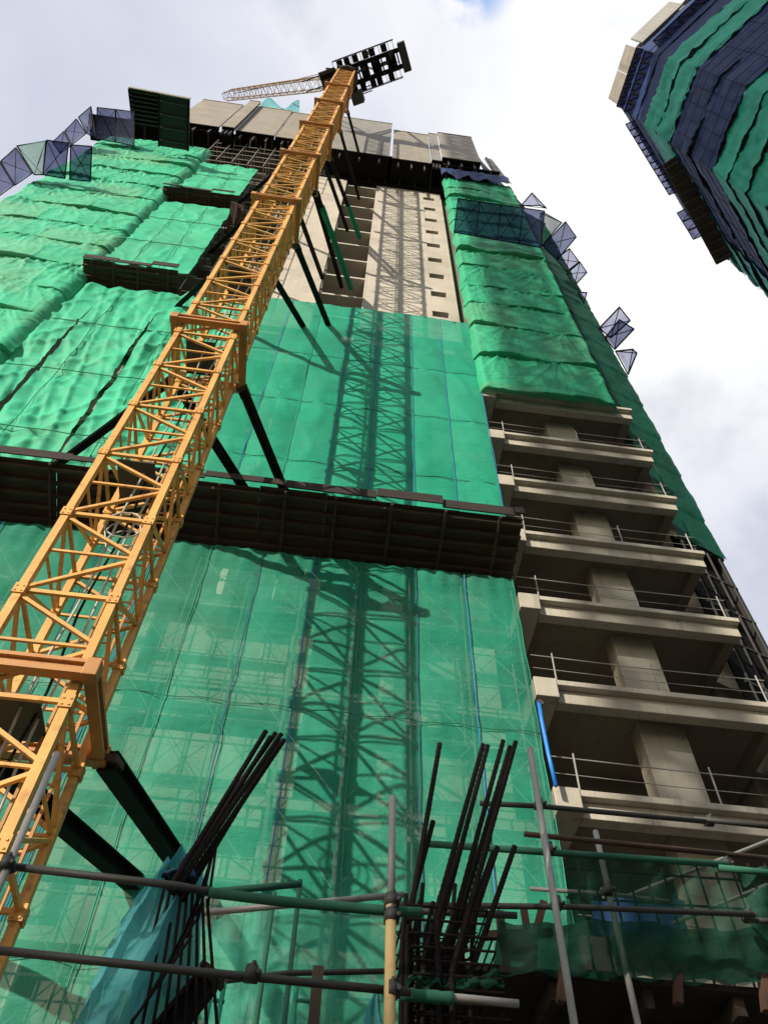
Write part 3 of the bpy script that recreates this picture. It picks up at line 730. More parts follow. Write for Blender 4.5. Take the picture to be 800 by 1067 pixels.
for k in range(30):
    a = 2*pi*k/10; m_ = V(CX0+.75+.32*cos(a), CY0+.35+.02*k, 13.1+.3*sin(a))
    if k: m.tube([prev, m_], .016, 5, False)
    prev = m_
m.build('cable_coil', M['cable'], cr_)
# slewing head, machinery deck, jib
hd = V((CX0+CX1)/2, (CY0+CY1)/2, ZT); du = V(.905, -.425, 0); dv = V(.425, .905, 0)
def D(a, b, c=0): return hd+du*a*.84+dv*b*.86+V(0, 0, c)
m = MB()
m.tube([D(0, 0, -.1), D(0, 0, .5)], 1.05, 16); m.box(hd.x-.9, hd.x+.9, hd.y-.9, hd.y+.9, ZT+.5, ZT+1.0)
m.build('slewing_ring', M['dark_steel'], cr_)
deck = MB()
for b in (-.75, .75):
    deck.ibeam(D(-2.6, b, 1.2), D(6.2, b, 1.2), .34, .5)
for a in [-2+.85*i for i in range(10)]: deck.beam(D(a, -.75, 1.15), D(a, .75, 1.15), .12, .2)
dk = deck.build('machinery_deck', M['black'], cr_)
for b0, b1 in ((-1.75, -.95), (.95, 1.75)):
    m = MB()
    for a in [-1.0+.5*i for i in range(14)]: m.beam(D(a, b0, 1.1), D(a, b1, 1.1), .04, .05)
    m.beam(D(-1, b0, 1.1), D(5.6, b0, 1.1), .06, .1); m.beam(D(-1, b1, 1.1), D(5.6, b1, 1.1), .06, .1)
    e = b0 if b0 < 0 else b1
    for a in [-1.0+1.1*i for i in range(7)]: m.beam(D(a, e, 1.1), D(a, e, 2.2), .04, .04)
    m.beam(D(-1, e, 2.2), D(5.6, e, 2.2), .04, .04); m.beam(D(-1, e, 1.65), D(5.6, e, 1.65), .03, .03)
    m.build('catwalk', M['dark_steel'], dk)
    # grating boards left in patches
    for a in (-.6, .2, 1.1, 2.2, 2.9, 4.2): MB().slab([D(a, b0+.05, 1.17), D(a+.6, b0+.05, 1.17), D(a+.6, b1-.05, 1.17), D(a, b1-.05, 1.17)], (0, 0, .03)).build('grating', M['black'], dk)
m = MB()
pass
for a, wd, hh in ((-2.4, 1.0, .8), (-.9, 1.9, .5), (1.6, .8, .9), (2.8, .9, 1.1), (4.4, 1.0, 1.0)): MB().slab([D(a, -.68, 1.36), D(a+wd, -.62, 1.36), D(a+wd, .6, 1.36), D(a, .68, 1.36)], (0, 0, hh)).build('winch', M['black'], dk)
MB().slab([D(-2.7, -1.3, 1.0), D(-.9, -1.3, 1.0), D(-.9, 1.3, 1.0), D(-2.7, 1.3, 1.0)], (0, 0, .12)).build('front_deck', M['dark_steel'], dk)
for k in range(34):
    a = random.uniform(-2.2, 5.4); b = random.uniform(-1.6, 1.6); c = random.uniform(.8, 1.9)
    if k % 3: MB().beam(D(a, b, c), D(a+random.uniform(-.5, 1.1), b+random.uniform(-.5, .5), c+random.uniform(-.2, .5)), random.uniform(.05, .14), random.uniform(.05, .14)).build('pipework', M['dark_steel' if k % 2 else 'rust_tube'], dk)
    else: MB().slab([D(a, b, c), D(a+.5, b, c), D(a+.5, b+.35, c), D(a, b+.35, c)], (0, 0, .4)).build('motor_box', M['dark_steel'], dk)
m = MB(); m.slab([D(5.9, -1.35, .5), D(6.7, -1.35, .5), D(6.7, 1.35, .5), D(5.9, 1.35, .5)], (0, 0, 1.3)); m.build('counterweight', M['dark_steel'], cr_, bevel=.05)
m = MB()
for b in (-.6, .6):
    m.beam(D(-.8, b, 1.4), D(1.6, b*.5, 8.5), .2, .2); m.beam(D(3.6, b, 1.4), D(1.6, b*.5, 8.5), .14, .14)
m.beam(D(1.6, -.35, 8.5), D(1.6, .35, 8.5), .2, .2); m.build('a_frame', M['dark_steel'], cr_)
cb = MB(); cbp = D(.6, 1.9, -.2)
cb.slab([D(.0, 1.35, -.7), D(1.2, 1.35, -.7), D(1.2, 2.5, -.7), D(.0, 2.5, -.7)], (0, 0, 1.7)); cb = cb.build('cab', M['dark_steel'], cr_, bevel=.06)
for a in (-.02, 1.2): MB().slab([D(a, 1.5, -.4), D(a+.02, 1.5, -.4), D(a+.02, 2.35, -.4), D(a, 2.35, -.4)], (0, 0, 1.1)).build('window', M['mesh_pale'], cb)
m = MB(); m.beam(D(.5, 1.3, .9), D(.5, 2.4, .9), .12, .15); m.beam(D(-.3, 1.9, 1.0), D(2.2, 1.9, 1.0), .08, .1); m.build('cab_bracket', M['dark_steel'], cr_)
# raised lattice jib
jt = V(-20.7, 16.9, 116.6); jb = D(-1.6, 0, 1.6); jd = (jt-jb).normalized()
js = jd.cross(V(0, 0, 1)).normalized(); ju = js.cross(jd).normalized(); JW = .52
m = MB(); n = 16; L = (jt-jb).length
def J(i, a, b):
    f = i/n; tap = min(1, .5+f*7, .6+(1-f)*8); return jb+jd*L*f+js*a*JW*tap+ju*b*JW*tap
cs = [(-1, -1), (1, -1), (1, 1), (-1, 1)]
ch = MB()
for a, b in cs:
    for i in range(n): ch.beam(J(i, a, b), J(i+1, a, b), .10, .10)
jib = ch.build('jib', M['jib'], cr_)
for i in range(n+1):
    for k in range(4):
        m.beam(J(i, *cs[k]), J(i, *cs[(k+1) % 4]), .05, .05)
        if i < n: m.beam(J(i, *cs[k]), J(i+1, *cs[(k+1) % 4]), .035, .035)
m.build('lacing', M['jib'], jib)
for b in (0, .3): MB().tube([D(1.6, b, 8.4), jb+jd*L*.94+ju*.5], .03, 5).build('luffing_rope', M['black'], cr_)
for b in (-.5, .5): MB().beam(D(-2.2, b-.5, 1.2), D(-4.6, b-.5, 1.4), .10, .10).build('jib_foot_rail', M['dark_steel'], cr_)

# ties between mast and building
GT = 'steel ties between the crane mast and the facade'
cxl, cxr, cyb = CX0-.19, CX1+.19, CY1+.19
def tie(label, a, b, wd=.20, hh=.24, mat='black', wrap=None):
    a = Vector(a); b = Vector(b)
    t = thing('mast_tie', label, 'strut', a, GT)
    MB().ibeam(a, b, wd, hh, .035).build('strut', M[mat], t)
    d = (b-a).normalized()
    MB().beam(a-d*.12, a+d*.22, wd+.08, .10).build('end_plate', M['rust_tube'], t)
    if wrap:
        f0, f1 = wrap
        MB().tube([a+(b-a)*(f0+(f1-f0)*i/16)+V(.03*ns(i, 3), 0, .03*ns(i, 9)) for i in range(17)], [.16+.05*ns(i*.9, 5) for i in range(17)], 8).build('net_wrap', M['green_net_wrap'], t, True)
    return t
tie('heavy black tie from the right corner of the lowest collar, foot by the left rebar', (cxr+.1, cyb, 9.0), P(197, 915, 14.3), .26, .30)
tie('heavy black tie from the left corner of the lowest collar, passing behind the mast', (cxl, cyb, 9.0), P(150, 928, 14.3), .26, .30)
tie('black tie from the lowest collar running left out of the photo', (cxl-.05, cyb, 9.1), (-9.5, 15.2, 9.4), .26, .30)
tie('black tie from the right corner of the second collar to the timber platform edge', (cxr+.05, cyb, 21.0), P(297, 505, 12.6)+V(.25, .9, .1))
tie('black tie leaving the second collar behind the mast towards the platform edge', (cxl, cyb, 21.0), P(262, 505, 12.6)+V(.2, .9, .1))
tie('dark tie left of the mast over the lower slit net', (cxl-.1, cyb, 21.1), (-9.4, 14.3, 21.6))
tie('black tie, upper of two ending at the top edge of the taut net', (cxr+.05, cyb, 34.0), P(343, 341, 14.1))
tie('black tie behind the mast, lower of two ending at the top of the taut net', (cxl, cyb, 34.0), P(317, 342, 14.1))
tie('dark tie crossing from the mast to the lower left ledge', (cxl-.1, cyb, 34.1), P(184, 320, 14.2))
tie('tie wholly wrapped in green net crossing the stack of openings', (cxr+.05, cyb, 42.9), P(366, 301, 15.1), .2, .22, 'black', (.12, 1.0))
tie('black tie beside the green wrapped one, its edge trimmed with green net', (cxr-.1, cyb-.1, 42.8), P(356, 299, 15.1), .2, .22, 'black')
tie('black tie on the sunlit wall left of the green wrapped one', (cxl+.5, cyb, 42.9), P(336, 290, 15.1), .2, .22)
tie('dark tie crossing from the mast to the scaffold beside the upper left ledge', (cxl-.1, cyb, 42.9), P(219, 263, 14.3), .2, .22)
tie('tie with its lower half in thin green net, above the green wrapped pair', (cxr+.05, cyb, 51.4), P(375, 248, 15.1), .2, .22, 'black', (.55, 1.0))
tie('black tie close behind the half wrapped one', (cxr-.4, cyb, 51.4), P(362, 240, 15.1), .2, .22)
tie('dark tie crossing from the mast to the scaffold above the upper left ledge', (cxl-.1, cyb, 51.4), P(248, 212, 14.3), .2, .22)
tie('black tie from the sixth collar over the upper openings', (cxr+.05, cyb, 60.5), P(374, 207, 15.0), .18, .22)
tie('topmost black tie beside the grey ribbed screen', (cxr+.05, cyb, 69.0), P(378, 175, 14.2), .18, .22)

# ------------------------------------------------------------------ second tower, top right
tw = thing('wrapped_tower', 'second tower at the upper right corner wrapped in navy and green nets', 'building', (28, 8, 0))
TP = [V(34, -9), V(26.6, -4.0), V(20.75, 3.4), V(20.4, 8.0), V(29.2, 16.1), V(40, 14.5), V(60, 14), V(60, -9)]
TC = V(38, 6)
def ring(off): 
    return [p+(p-TC).normalized()*off for p in TP]
def band(name, mat, z0, z1, off0, off1, parent, seg=34, nv=8, amp=.12, ph=0, i0=0, i1=6):
    """a net band round the visible sides, flaring from off1 at the top to off0 at the bottom"""
    A = ring(0)
    m = MB()
    def fn(u, v):
        s = i0+u*(i1-i0); i = min(int(s), len(A)-2); f = s-i
        o = off0+(off1-off0)*v+amp*(fbm(s*4+ph, v*2+z0)+.8*max(0, 1-abs(ns(s*9+v*2, v*1.2+ph))*2.5)**2+.5*ns(s*22, v*3+ph))
        p = A[i]*(1-f)+A[i+1]*f; d = (p-TC).normalized()
        return (p.x+d.x*o, p.y+d.y*o, z0+(z1-z0)*v+.10*ns(s*5, z0)*(1-v))
    m.sheet(int(seg*(i1-i0)), nv, fn)
    return m.build(name, mat, parent, True)
core = MB(); rg = ring(-.4); k = len(rg)
core.add([(p.x, p.y, .01) for p in rg]+[(p.x, p.y, 84) for p in rg], [tuple((i, (i+1) % k, (i+1) % k+k, i+k)) for i in range(k)]+[tuple(range(k, 2*k))])
core.build('wall', M['concrete_in'], tw)
for z in range(6, 84, 3):
    m = MB(); r2 = ring(-.15)
    m.add([(p.x, p.y, z) for p in r2]+[(p.x, p.y, z+.3) for p in r2], [tuple((i, (i+1) % k, (i+1) % k+k, i+k)) for i in range(k)]+[tuple(range(k)), tuple(range(2*k-1, k-1, -1))])
    m.build('floor_slab', M['concrete_far'], tw)
def tnet(label, mat, z0, z1, tiers, o0, o1, ph, amp=.15):
    t = thing('safety_net', label, 'netting', (28, 8, z0))
    h = (z1-z0)/tiers
    for j in range(tiers):
        band('net_tier', mat, z0+h*j, z0+h*(j+1)+.05, o0, o1, t, amp=amp, ph=ph+j*3.1)
    return t
tnet('navy net band of small panels under the roof screens of the second tower', M['net_blue'], 71.5, 80.8, 3, .10, .0, 1, .06)
tnet('green ruffled net band round the second tower, below its navy top', M['net_tower'], 64.0, 71.6, 2, .26, .12, 4, .20)
tnet('broad shadowed navy net band round the middle of the second tower', M['net_blue'], 54.5, 64.2, 2, .30, .18, 9, .14)
tnet('tiers of green net low on the second tower', M['net_tower'], 12.0, 54.7, 14, .30, .12, 14, .14)
t_ = thing('safety_net', 'green net tiers hung over the far right end of the second tower', 'netting', (32, 18, 40))
for j in range(16):
    z = 20+3.2*j
    if z < 70: band('net_tier', M['net_tower'], z, z+3.25, .55, .35, t_, amp=.07, ph=j*2.3, i0=3.72, i1=5.9)
t_ = thing('facade_scaffold', 'scaffold poles over the broad navy net band of the second tower', 'scaffold', (20, 8, 51))
A_ = ring(.50)
for j in range(7):
    z = 54.8+1.5*j; MB().tube([(p.x, p.y, z) for p in A_[:5]], .018, 5).build('ledger', M['black'], t_)
for i_ in range(4):
    for k_ in range(5):
        p = A_[i_]*(1-k_/5)+A_[i_+1]*(k_/5); MB().tube([(p.x, p.y, 54), (p.x, p.y, 64.0)], .018, 5).build('standard', M['black'], t_)
rp = P
cr2 = thing('roof_screen', 'pale tan screen strip on the left face of the second tower roof', 'protection screen', (20.4, 6, 81), None)
for a, b in ((.02, .46), (.48, .98)):
    p = TP[2]*(1-a)+TP[3]*a; q = TP[2]*(1-b)+TP[3]*b
    MB().slab([(p.x-.25, p.y, 80.8), (q.x-.25, q.y, 80.8), (q.x-.25, q.y, 85.2), (p.x-.25, p.y, 85.2)], (.12, 0, 0)).build('sheet', M['screen'], cr2)
cr3 = thing('roof_screen', 'grey screen at the clipped top corner of the second tower', 'protection screen', (23, 1, 81), None)
p = TP[2]; q = TP[1]; nrm = V(-(p.y-q.y), p.x-q.x).normalized()*-.3
for a, b in ((.03, .45), (.5, .97)):
    s = p*(1-a)+q*a; e = p*(1-b)+q*b
    MB().slab([(s.x-.2, s.y-.2, 80.8), (e.x-.2, e.y-.2, 80.8), (e.x-.2, e.y-.2, 85), (s.x-.2, s.y-.2, 85)], (.1, .1, 0)).build('sheet', M['screen_grey'], cr3)
# fans round the second tower
def tfan_row(name_lab, i, f0, f1, n, z, out, rise, mat, lift):
    d = (TP[i+1]-TP[i]); nrm = V(d.y, -d.x).normalized()
    if nrm.dot(TP[i]-TC) < 0: nrm = -nrm
    for k in range(n):
        a = TP[i]+d*(f0+(f1-f0)*(k+.03)/n); b = TP[i]+d*(f0+(f1-f0)*(k+.97)/n)
        q = [V(a.x, a.y, z), V(b.x, b.y, z), V(b.x+nrm.x*out, b.y+nrm.y*out, z+rise), V(a.x+nrm.x*out, a.y+nrm.y*out, z+rise)]
        t = thing('debris_fan', name_lab, 'debris fan', q[0], 'debris fans round the second tower')
        fr = MB()
        for c in range(4): fr.beam(q[c], q[(c+1) % 4], .07, .07)
        fr.beam(q[0], q[2], .04, .04); fr.build('frame', M['black'], t)
        MB().slab([p+V(0, 0, .03) for p in q], (0, 0, .01)).build('mesh', mat, t)
tfan_row('navy mesh fan in the row under the tan roof strip of the second tower', 2, 0, 1, 7, 79.6, .55, .6, M['mesh_blue'], 0)
tfan_row('navy mesh fan in the row lower down on the left face of the second tower', 2, 0, 1, 6, 76.2, .6, .9, M['mesh_blue'], 0)
tfan_row('pale mesh fan in the long row edging the second tower against the sky', 3, .05, .68, 11, 77.0, .7, .7, M['mesh_pale'], 0)
tfan_row('one of three bigger pale mesh fans beside the dark platform of the second tower', 3, .62, .86, 3, 70.5, 1.5, .9, M['mesh_pale'], 0)
tfan_row('navy mesh fan in the row on the cut corner of the second tower', 1, .1, .95, 7, 76.2, .6, .9, M['mesh_blue'], 0)
dp_ = thing('catch_platform', 'dark brown timber catch platform jutting from the second tower', 'platform', PZ(720, 215, 64))
q = [PZ(x, y, z) for x, y, z in ((690,172,65.5), (746,276,65.5), (766,266,64.5), (708,160,64.5))]
MB().slab(q, (0, 0, .15)).build('deck', M['ply2'], dp_)
m = MB()
for k in range(12):
    f = (k+.5)/12; m.beam(q[0]*(1-f)+q[1]*f-V(0, 0, .1), q[3]*(1-f)+q[2]*f-V(0, 0, .1), .12, .16)
m.build('joist', M['ply'], dp_)

# ------------------------------------------------------------------ site in front: scaffold tubes, rebar, tarpaulins
def T(pts, Y, r=.024, n=10):
    if not isinstance(Y, (list, tuple)): Y = [Y]*len(pts)
    return [P(p[0], p[1], y) for p, y in zip(pts, Y)]
def coupler(parent, p, mat='galv_dark', s=.034):
    p = Vector(p); m = MB()
    m.tube([p+V(-s, 0, 0), p+V(s, 0, 0)], s*1.0, 12); m.tube([p+V(0, -.03, -s), p+V(0, -.03, s)], s*.95, 12)
    m.tube([p+V(.2*s, -.05, s*1.1), p+V(.2*s, .03, s*1.2)], .008, 6); m.tube([p+V(s*1.1, -.06, -.2*s), p+V(s*1.15, .03, -.2*s)], .008, 6)
    m.tube([p+V(.2*s, -.06, s*1.1), p+V(.2*s, -.045, s*1.1)], .014, 6); m.tube([p+V(s*1.1, -.07, -.2*s), p+V(s*1.1, -.055, -.2*s)], .014, 6)
    return m.build('coupler', M[mat], parent, True)
fsc = thing('handrail_scaffold', 'scaffold tube guard rail across the lower left foreground with a yellow sleeved post', 'scaffold', (0, 4.2, 2.4))
def tubepart(parent, name, pts, r, mat, label=None):
    o = MB().tube(pts, r, 12).build(name, M[mat], parent, True)
    if label: o['label'] = label
    return o
tubepart(fsc, 'rail', T([(-12, 900), (185, 923), (222, 930)], 4.25), .0205, 'galv_dark')
tubepart(fsc, 'rail', T([(218, 930), (300, 940), (404, 949), (440, 951)], 4.25), .027, 'green_tube', 'rail wrapped in green netting')
tubepart(fsc, 'rail', T([(-12, 989), (200, 1012), (428, 1034)], 4.25), .0205, 'galv_dark')
tubepart(fsc, 'rail', T([(203, 952), (420, 932)], 5.2), .021, 'galv')
tubepart(fsc, 'rail', T([(214, 930), (314, 921)], 5.0), .022, 'green_tube')
tubepart(fsc, 'rail', T([(170, 1030), (300, 1014), (402, 1012)], 6.0), .02, 'galv_dark')
b = P(407.5, 937, 4.17); tp_ = P(407, 830, 4.17)
tubepart(fsc, 'post', [V(b.x, b.y, 2.4), V(b.x, b.y, b.z)], .029, 'yellow_tube', 'thick yellow lower post')
tubepart(fsc, 'post', [V(b.x, b.y, b.z-.05), V(b.x, b.y, tp_.z)], .021, 'galv', 'grey upper post')
b2 = P(60, 785, 4.18); tubepart(fsc, 'post', [V(b2.x, b2.y, 2.4), b2], .021, 'galv')
for p in (P(407, 957, 4.2), P(407, 1034, 4.2), P(407, 941, 4.2), P(8, 903, 4.2), P(262, 1017, 4.22)): coupler(fsc, p)
for x0, y0, y1, Y in ((313, 917, 1067, 6.3), (286, 930, 1067, 6.6)):
    a = P(x0, y0, Y); tubepart(fsc, 'post', [V(a.x, a.y, 2.4), a], .02, 'green_tube')
m = MB()
for pa, pb in (((320, 760), (332, 1012)),):
    pass
# ladder frames half hidden in green wrap
for xs_ in ((222, 234), (309, 328)):
    fr = MB()
    for x in xs_:
        a = P(x, 1024 if xs_[0] == 222 else 1028, 5.6); fr.tube([V(a.x, a.y, 2.4), a], .016, 8)
    a0 = P(xs_[0], 1042, 5.6); a1 = P(xs_[1], 1044, 5.6); fr.tube([a0, a1], .014, 8)
    fr.build('ladder_frame', M['rope_green'], fsc, True)
for x, y, lab in ((332, 1006, None),):
    a = P(x, y, 5.4); MB().box(a.x-.035, a.x+.035, a.y, a.y+.05, 2.4, a.z).build('timber_prop', M['prop_wood'], fsc)

rsc = thing('edge_scaffold', 'netted scaffold guard rail before the open floors at the lower right', 'scaffold', (3, 5.5, 2.4))
b = P(552, 780, 5.3); tubepart(rsc, 'post', [V(b.x, b.y, 2.4), b], .026, 'galv', 'tall pale grey post')
b = P(620, 866, 5.9); tubepart(rsc, 'post', [V(b.x, b.y, 2.4), b], .024, 'galv')
tubepart(rsc, 'rail', T([(444, 879), (561, 886), (737, 858.5-2), (815, 864)][:1]+[(500, 882)], 5.5), .022, 'galv')
tubepart(rsc, 'rail', T([(500, 837), (561, 840), (735, 856)], 5.45), .021, 'galv_dark')
tubepart(rsc, 'rail', T([(722, 853), (815, 863)], 5.5), .021, 'galv_dark')
tubepart(rsc, 'rail', T([(546, 869), (815, 896)], 5.7), .022, 'rust_tube')
tubepart(rsc, 'rail', T([(442, 879), (570, 888), (758, 901)], 5.5), .026, 'green_tube')
tubepart(rsc, 'rail', T([(748, 904), (815, 911)], 5.5), .026, 'green_tube')
tubepart(rsc, 'rail', T([(410, 943), (600, 945), (785, 953)], 5.5), .021, 'galv_dark')
tubepart(rsc, 'rail', T([(775, 959), (815, 960)], 5.55), .021, 'galv_dark')
tubepart(rsc, 'rail', T([(412, 948), (538, 954)], 5.0), .022, 'galv_dark')
tubepart(rsc, 'rail', T([(552, 926), (640, 932), (700, 940)], 6.6), .018, 'galv')
tubepart(rsc, 'brace', T([(650, 935), (815, 870)], 6.8), .018, 'galv')
tubepart(rsc, 'brace', T([(700, 963), (815, 915)], 6.8), .018, 'galv')
tubepart(rsc, 'rail', T([(418, 1036), (480, 1040), (540, 1046)], 4.4), .02, 'galv')
for q_ in ((561, 840), (571, 887), (579, 944)): coupler(rsc, P(*q_, 5.35))
for q_ in ((738, 857), (755, 902), (778, 956), (632, 929)): coupler(rsc, P(*q_, 5.6))
m = MB()
for k in range(12):
    x = 598+18*k; a = P(x, 900, 6.5); b = P(x+3, 965, 6.5); m.tube([V(a.x, a.y, b.z-.6), V(a.x, a.y, a.z)], .012, 6)
for yy in (905, 935): m.tube(T([(590, yy), (815, yy+15)], 6.5), .011, 6)
m.build('mesh_bars', M['rebar'], rsc)
sn = thing('safety_net', 'dark green net hung on the guard rail at the lower right', 'netting', (3, 5.7, 4.4))
def fn(u, v):
    a = P(592+225*u, 1018+9*u, 5.9); b = P(590+225*u, 887+22*u, 5.55)
    p = a*(1-v)+b*v; return (p.x, p.y+.05*fbm(u*6, v*3)+.04*sin(u*40)*v, p.z+.02*sin(u*30)*(1-v))
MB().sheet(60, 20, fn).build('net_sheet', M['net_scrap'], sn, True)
sn2 = thing('safety_net', 'doubled darker green net along the foot of the lower right guard rail', 'netting', (2.4, 5.95, 4.4))
def fn(u, v):
    a = P(512+305*u, 1014+12*u, 5.97); b = P(520+297*u, 958+10*u+4*sin(u*11), 5.93)
    p = a*(1-v)+b*v; return (p.x, p.y+.05*fbm(u*9, v*3)+.03*sin(u*33), p.z)
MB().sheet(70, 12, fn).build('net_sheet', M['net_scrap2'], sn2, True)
pl = thing('timber_platform', 'dark timber working platform seen from below at the bottom right', 'platform', (3, 6, 4.4))
z5 = P(590, 1016, 6.0).z
for k in range(9):
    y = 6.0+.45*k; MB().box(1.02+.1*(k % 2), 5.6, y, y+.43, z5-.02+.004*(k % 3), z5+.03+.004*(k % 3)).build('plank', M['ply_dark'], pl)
for k in range(7):
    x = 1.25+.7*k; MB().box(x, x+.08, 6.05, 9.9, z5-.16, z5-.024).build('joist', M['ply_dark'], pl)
for x, y in ((585, 1020), (705, 1022), (795, 1030)):
    a = P(x, y, 5.93); MB().beam(a+V(.03, 0, .10), a+V(-.03, .02, -.16), .06, .08, (0, 1, 0)).build('timber_bracket', M['timber'], pl, bevel=.008)
for x in (1.3, 3.3, 5.3): MB().tube([(x, 6.4, 2.4), (x, 6.4, z5-.17)], .04, 10).build('prop', M['galv_dark'], pl, True)
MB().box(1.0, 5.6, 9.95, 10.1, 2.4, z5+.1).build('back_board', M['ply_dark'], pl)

# site clutter behind the right rebar: formwork timbers behind the darkened net
fm = thing('formwork', 'loose timber formwork frame behind the right rebar cage', 'formwork', P(530, 985, 6.3))
for pa, pb, w_ in (((520, 950), (528, 1010), .06), ((545, 945), (556, 1012), .05), ((505, 975), (575, 972), .06), ((566, 940), (548, 1012), .06)):
    MB().beam(P(*pa, 6.3), P(*pb, 6.3), w_, .05, (0, 1, 0)).build('board', M['timber'], fm)
MB().slab([P(530, 968, 6.5), P(560, 970, 6.5), P(560, 1000, 6.5), P(530, 1000, 6.5)], (0, .03, 0)).build('ply_sheet', M['ply2'], fm)

sn3 = thing('safety_net', 'sheer pale green net hanging low behind the left foreground rails', 'netting', P(300, 1010, 6.9))
def fn(u, v):
    x0_, x1_ = 212+10*v, 402; p = P(x0_+(x1_-x0_)*u, 1090-(132+14*sin(u*pi)-8*u)*v, 6.9); return (p.x, p.y+.06*fbm(u*5, v*3)+.03*sin(u*31+v*2), p.z)
MB().sheet(60, 30, fn).build('net_sheet', M['net_sheer'], sn3, True)

# rebar
def rebar_mesh(a, b, r):
    a = Vector(a); b = Vector(b); n = 70; L = (b-a).length
    pts = [a+(b-a)*i/n for i in range(n+1)]
    return MB().tube(pts, [r*(.97 if i % 2 else 1.10) for i in range(n+1)], 9)
lb = thing('rebar_bundle', 'leaning bundle of dark reinforcing bars above the teal tarpaulin', 'rebar', P(185, 915, 4.35))
for (bx, by), (tx, ty), Y in (((183, 916), (277, 762), 4.30), ((186, 920), (282, 768), 4.38), ((190, 917), (293, 765), 4.33), ((194, 922), (296, 771), 4.42), ((182, 913), (287, 764), 4.45), ((197, 927), (291, 772), 4.48)):
    a = P(bx, by, Y); t = P(tx, ty, Y); d = (t-a); rebar_mesh(a-d*.06, t, .0165).build('bar', M['rebar'], lb, True)
ml = MB()
for k in range(9):
    xa = 176+5*k; a = P(xa, 905+4*k, 4.5); b = P(132+12*k, 1090, 4.5); MB().tube([a, b], .009, 6).build('bar', M['rebar'], lb, True)
ml = MB()
for k in range(8):
    a = P(140+11*k, 1062-17*k, 4.42); b = P(200+4*k, 975-16*k, 4.42); MB().tube([a, b], .008, 6).build('bar', M['rebar'], lb, True)
st2 = thing('steel_beam', 'short dark steel beam poking up at the bottom left', 'steel beam', P(185, 1060, 5))
MB().ibeam(P(165, 1085, 4.6), P(217, 1021, 4.6), .10, .13, .02).build('beam', M['black'], st2)
MB().beam(P(219, 1019, 4.6), P(223, 1014, 4.6), .13, .15).build('end_plate', M['rust_tube'], st2)

rbn = thing('rebar_cage', 'upright cage of many dark reinforcing bars right of the yellow post', 'rebar', P(460, 1020, 4.8))
RB = [((458,775),(424,972),4.55),((451,856),(426,950),4.6),((503,776),(441,1000),4.6),((508,777),(446,1012),4.72),((479,885),(455,960),4.5),((524,772),(458,1015),4.7),
      ((537,773),(470,1012),4.62),((531,778),(462,1015),4.85),((510,871),(470,1015),4.5),((518,883),(472,1020),4.75),((536,882),(488,1020),4.6),((514,888),(466,1018),4.9),((499,885),(452,1010),4.95),((494,890),(456,1012),5.0)]
for (tx, ty), (bx, by), Y in RB:
    a = P(bx, by, Y); t = P(tx, ty, Y); d = t-a
    rebar_mesh(V(a.x, a.y, 2.4)-V(d.x, d.y, 0)*.12, a, .017).build('bar', M['rebar'], rbn, True)
    rebar_mesh(a, t, .017).build('bar', M['rebar'], rbn, True)
for k in range(9):
    bx_, by_ = 418+9*k+random.uniform(-3, 3), 985+random.uniform(-15, 10); a = P(bx_, by_, 4.55+.06*k)
    MB().tube([V(a.x, a.y, 2.4), a, a+V(random.uniform(.02, .07), 0, random.uniform(.15, .4))], .014, 8).build('bar', M['rebar'], rbn, True)
for k in range(9):
    z = P(450, 965+14*k, 4.7).z; c = P(452+1.5*k, 985, 4.75)
    x0, x1, y0, y1 = c.x-.20+.02*ns(k, 2), c.x+.28, 4.5, 5.05
    MB().tube([(x0, y0, z), (x1, y0, z+.01), (x1, y1, z), (x0, y1, z-.01), (x0, y0, z)], .008, 6).build('stirrup', M['rebar'], rbn)
pts = []
for k in range(90):
    pts.append(P(random.uniform(412, 505), random.uniform(968, 1066), random.uniform(4.5, 5.1)))
pts.sort(key=lambda p: p.z+random.uniform(-.12, .12))
MB().tube(pts, .005, 5).build('tie_wire', M['rebar'], rbn)
ns_ = thing('net_rag', 'crumpled green net scrap snagged in the rebar cage', 'netting', P(455, 1022, 4.5))
def fn(u, v):
    p = P(424+100*u, 1030-26*v*(.5+.9*abs(ns(u*3, 1))), 4.5); return (p.x, p.y-.12*abs(fbm(u*5, v*3))+.1*v, p.z+.05*ns(u*8, v*4))
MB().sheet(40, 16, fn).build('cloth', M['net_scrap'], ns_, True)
ns2 = thing('net_rag', 'green net hem rolled around the short tube at the bottom centre', 'netting', P(450, 1037, 4.4))
MB().tube([P(418+6*i, 1036+.5*i, 4.39) for i in range(10)], [.032+.008*ns(i*.8, 2) for i in range(10)], 10).build('cloth', M['green_tube'], ns2, True)

# tarpaulins
tp = thing('tarpaulin', 'crumpled teal plastic tarpaulin draped from the left rebar bundle', 'tarpaulin', P(160, 980, 4.45))
def fn(u, v):
    # v from top (knot) to bottom
    xl = 176-98*v**.8-10*sin(v*3); xr = 205-60*v**1.2+10*sin(v*4)
    x = xl+(xr-xl)*u; y = 905+185*v-(12*sin(u*pi))*(1-v)
    p = P(x, y, 4.62); r = (1-abs(ns(u*2.2+v*.8, v*1.6)))**3
    r2 = .5*max(0, 1-abs(ns(u*4-v*3, v*3+u))*2.2)**2; r3 = max(0, 1-abs(ns(u*11+v*2, v*9))*2.4)**2
    return (p.x+.012*ns(v*9, u*3), p.y-.10*sin(u*pi)*(.3+v)-.10*r-.05*r2-.004*r3, p.z)
MB().sheet(90, 130, fn).build('cloth', M['tarp'], tp, True)
tp2 = thing('tarpaulin', 'dark teal tarpaulin hanging behind the thin starter bars', 'tarpaulin', P(190, 990, 4.7))
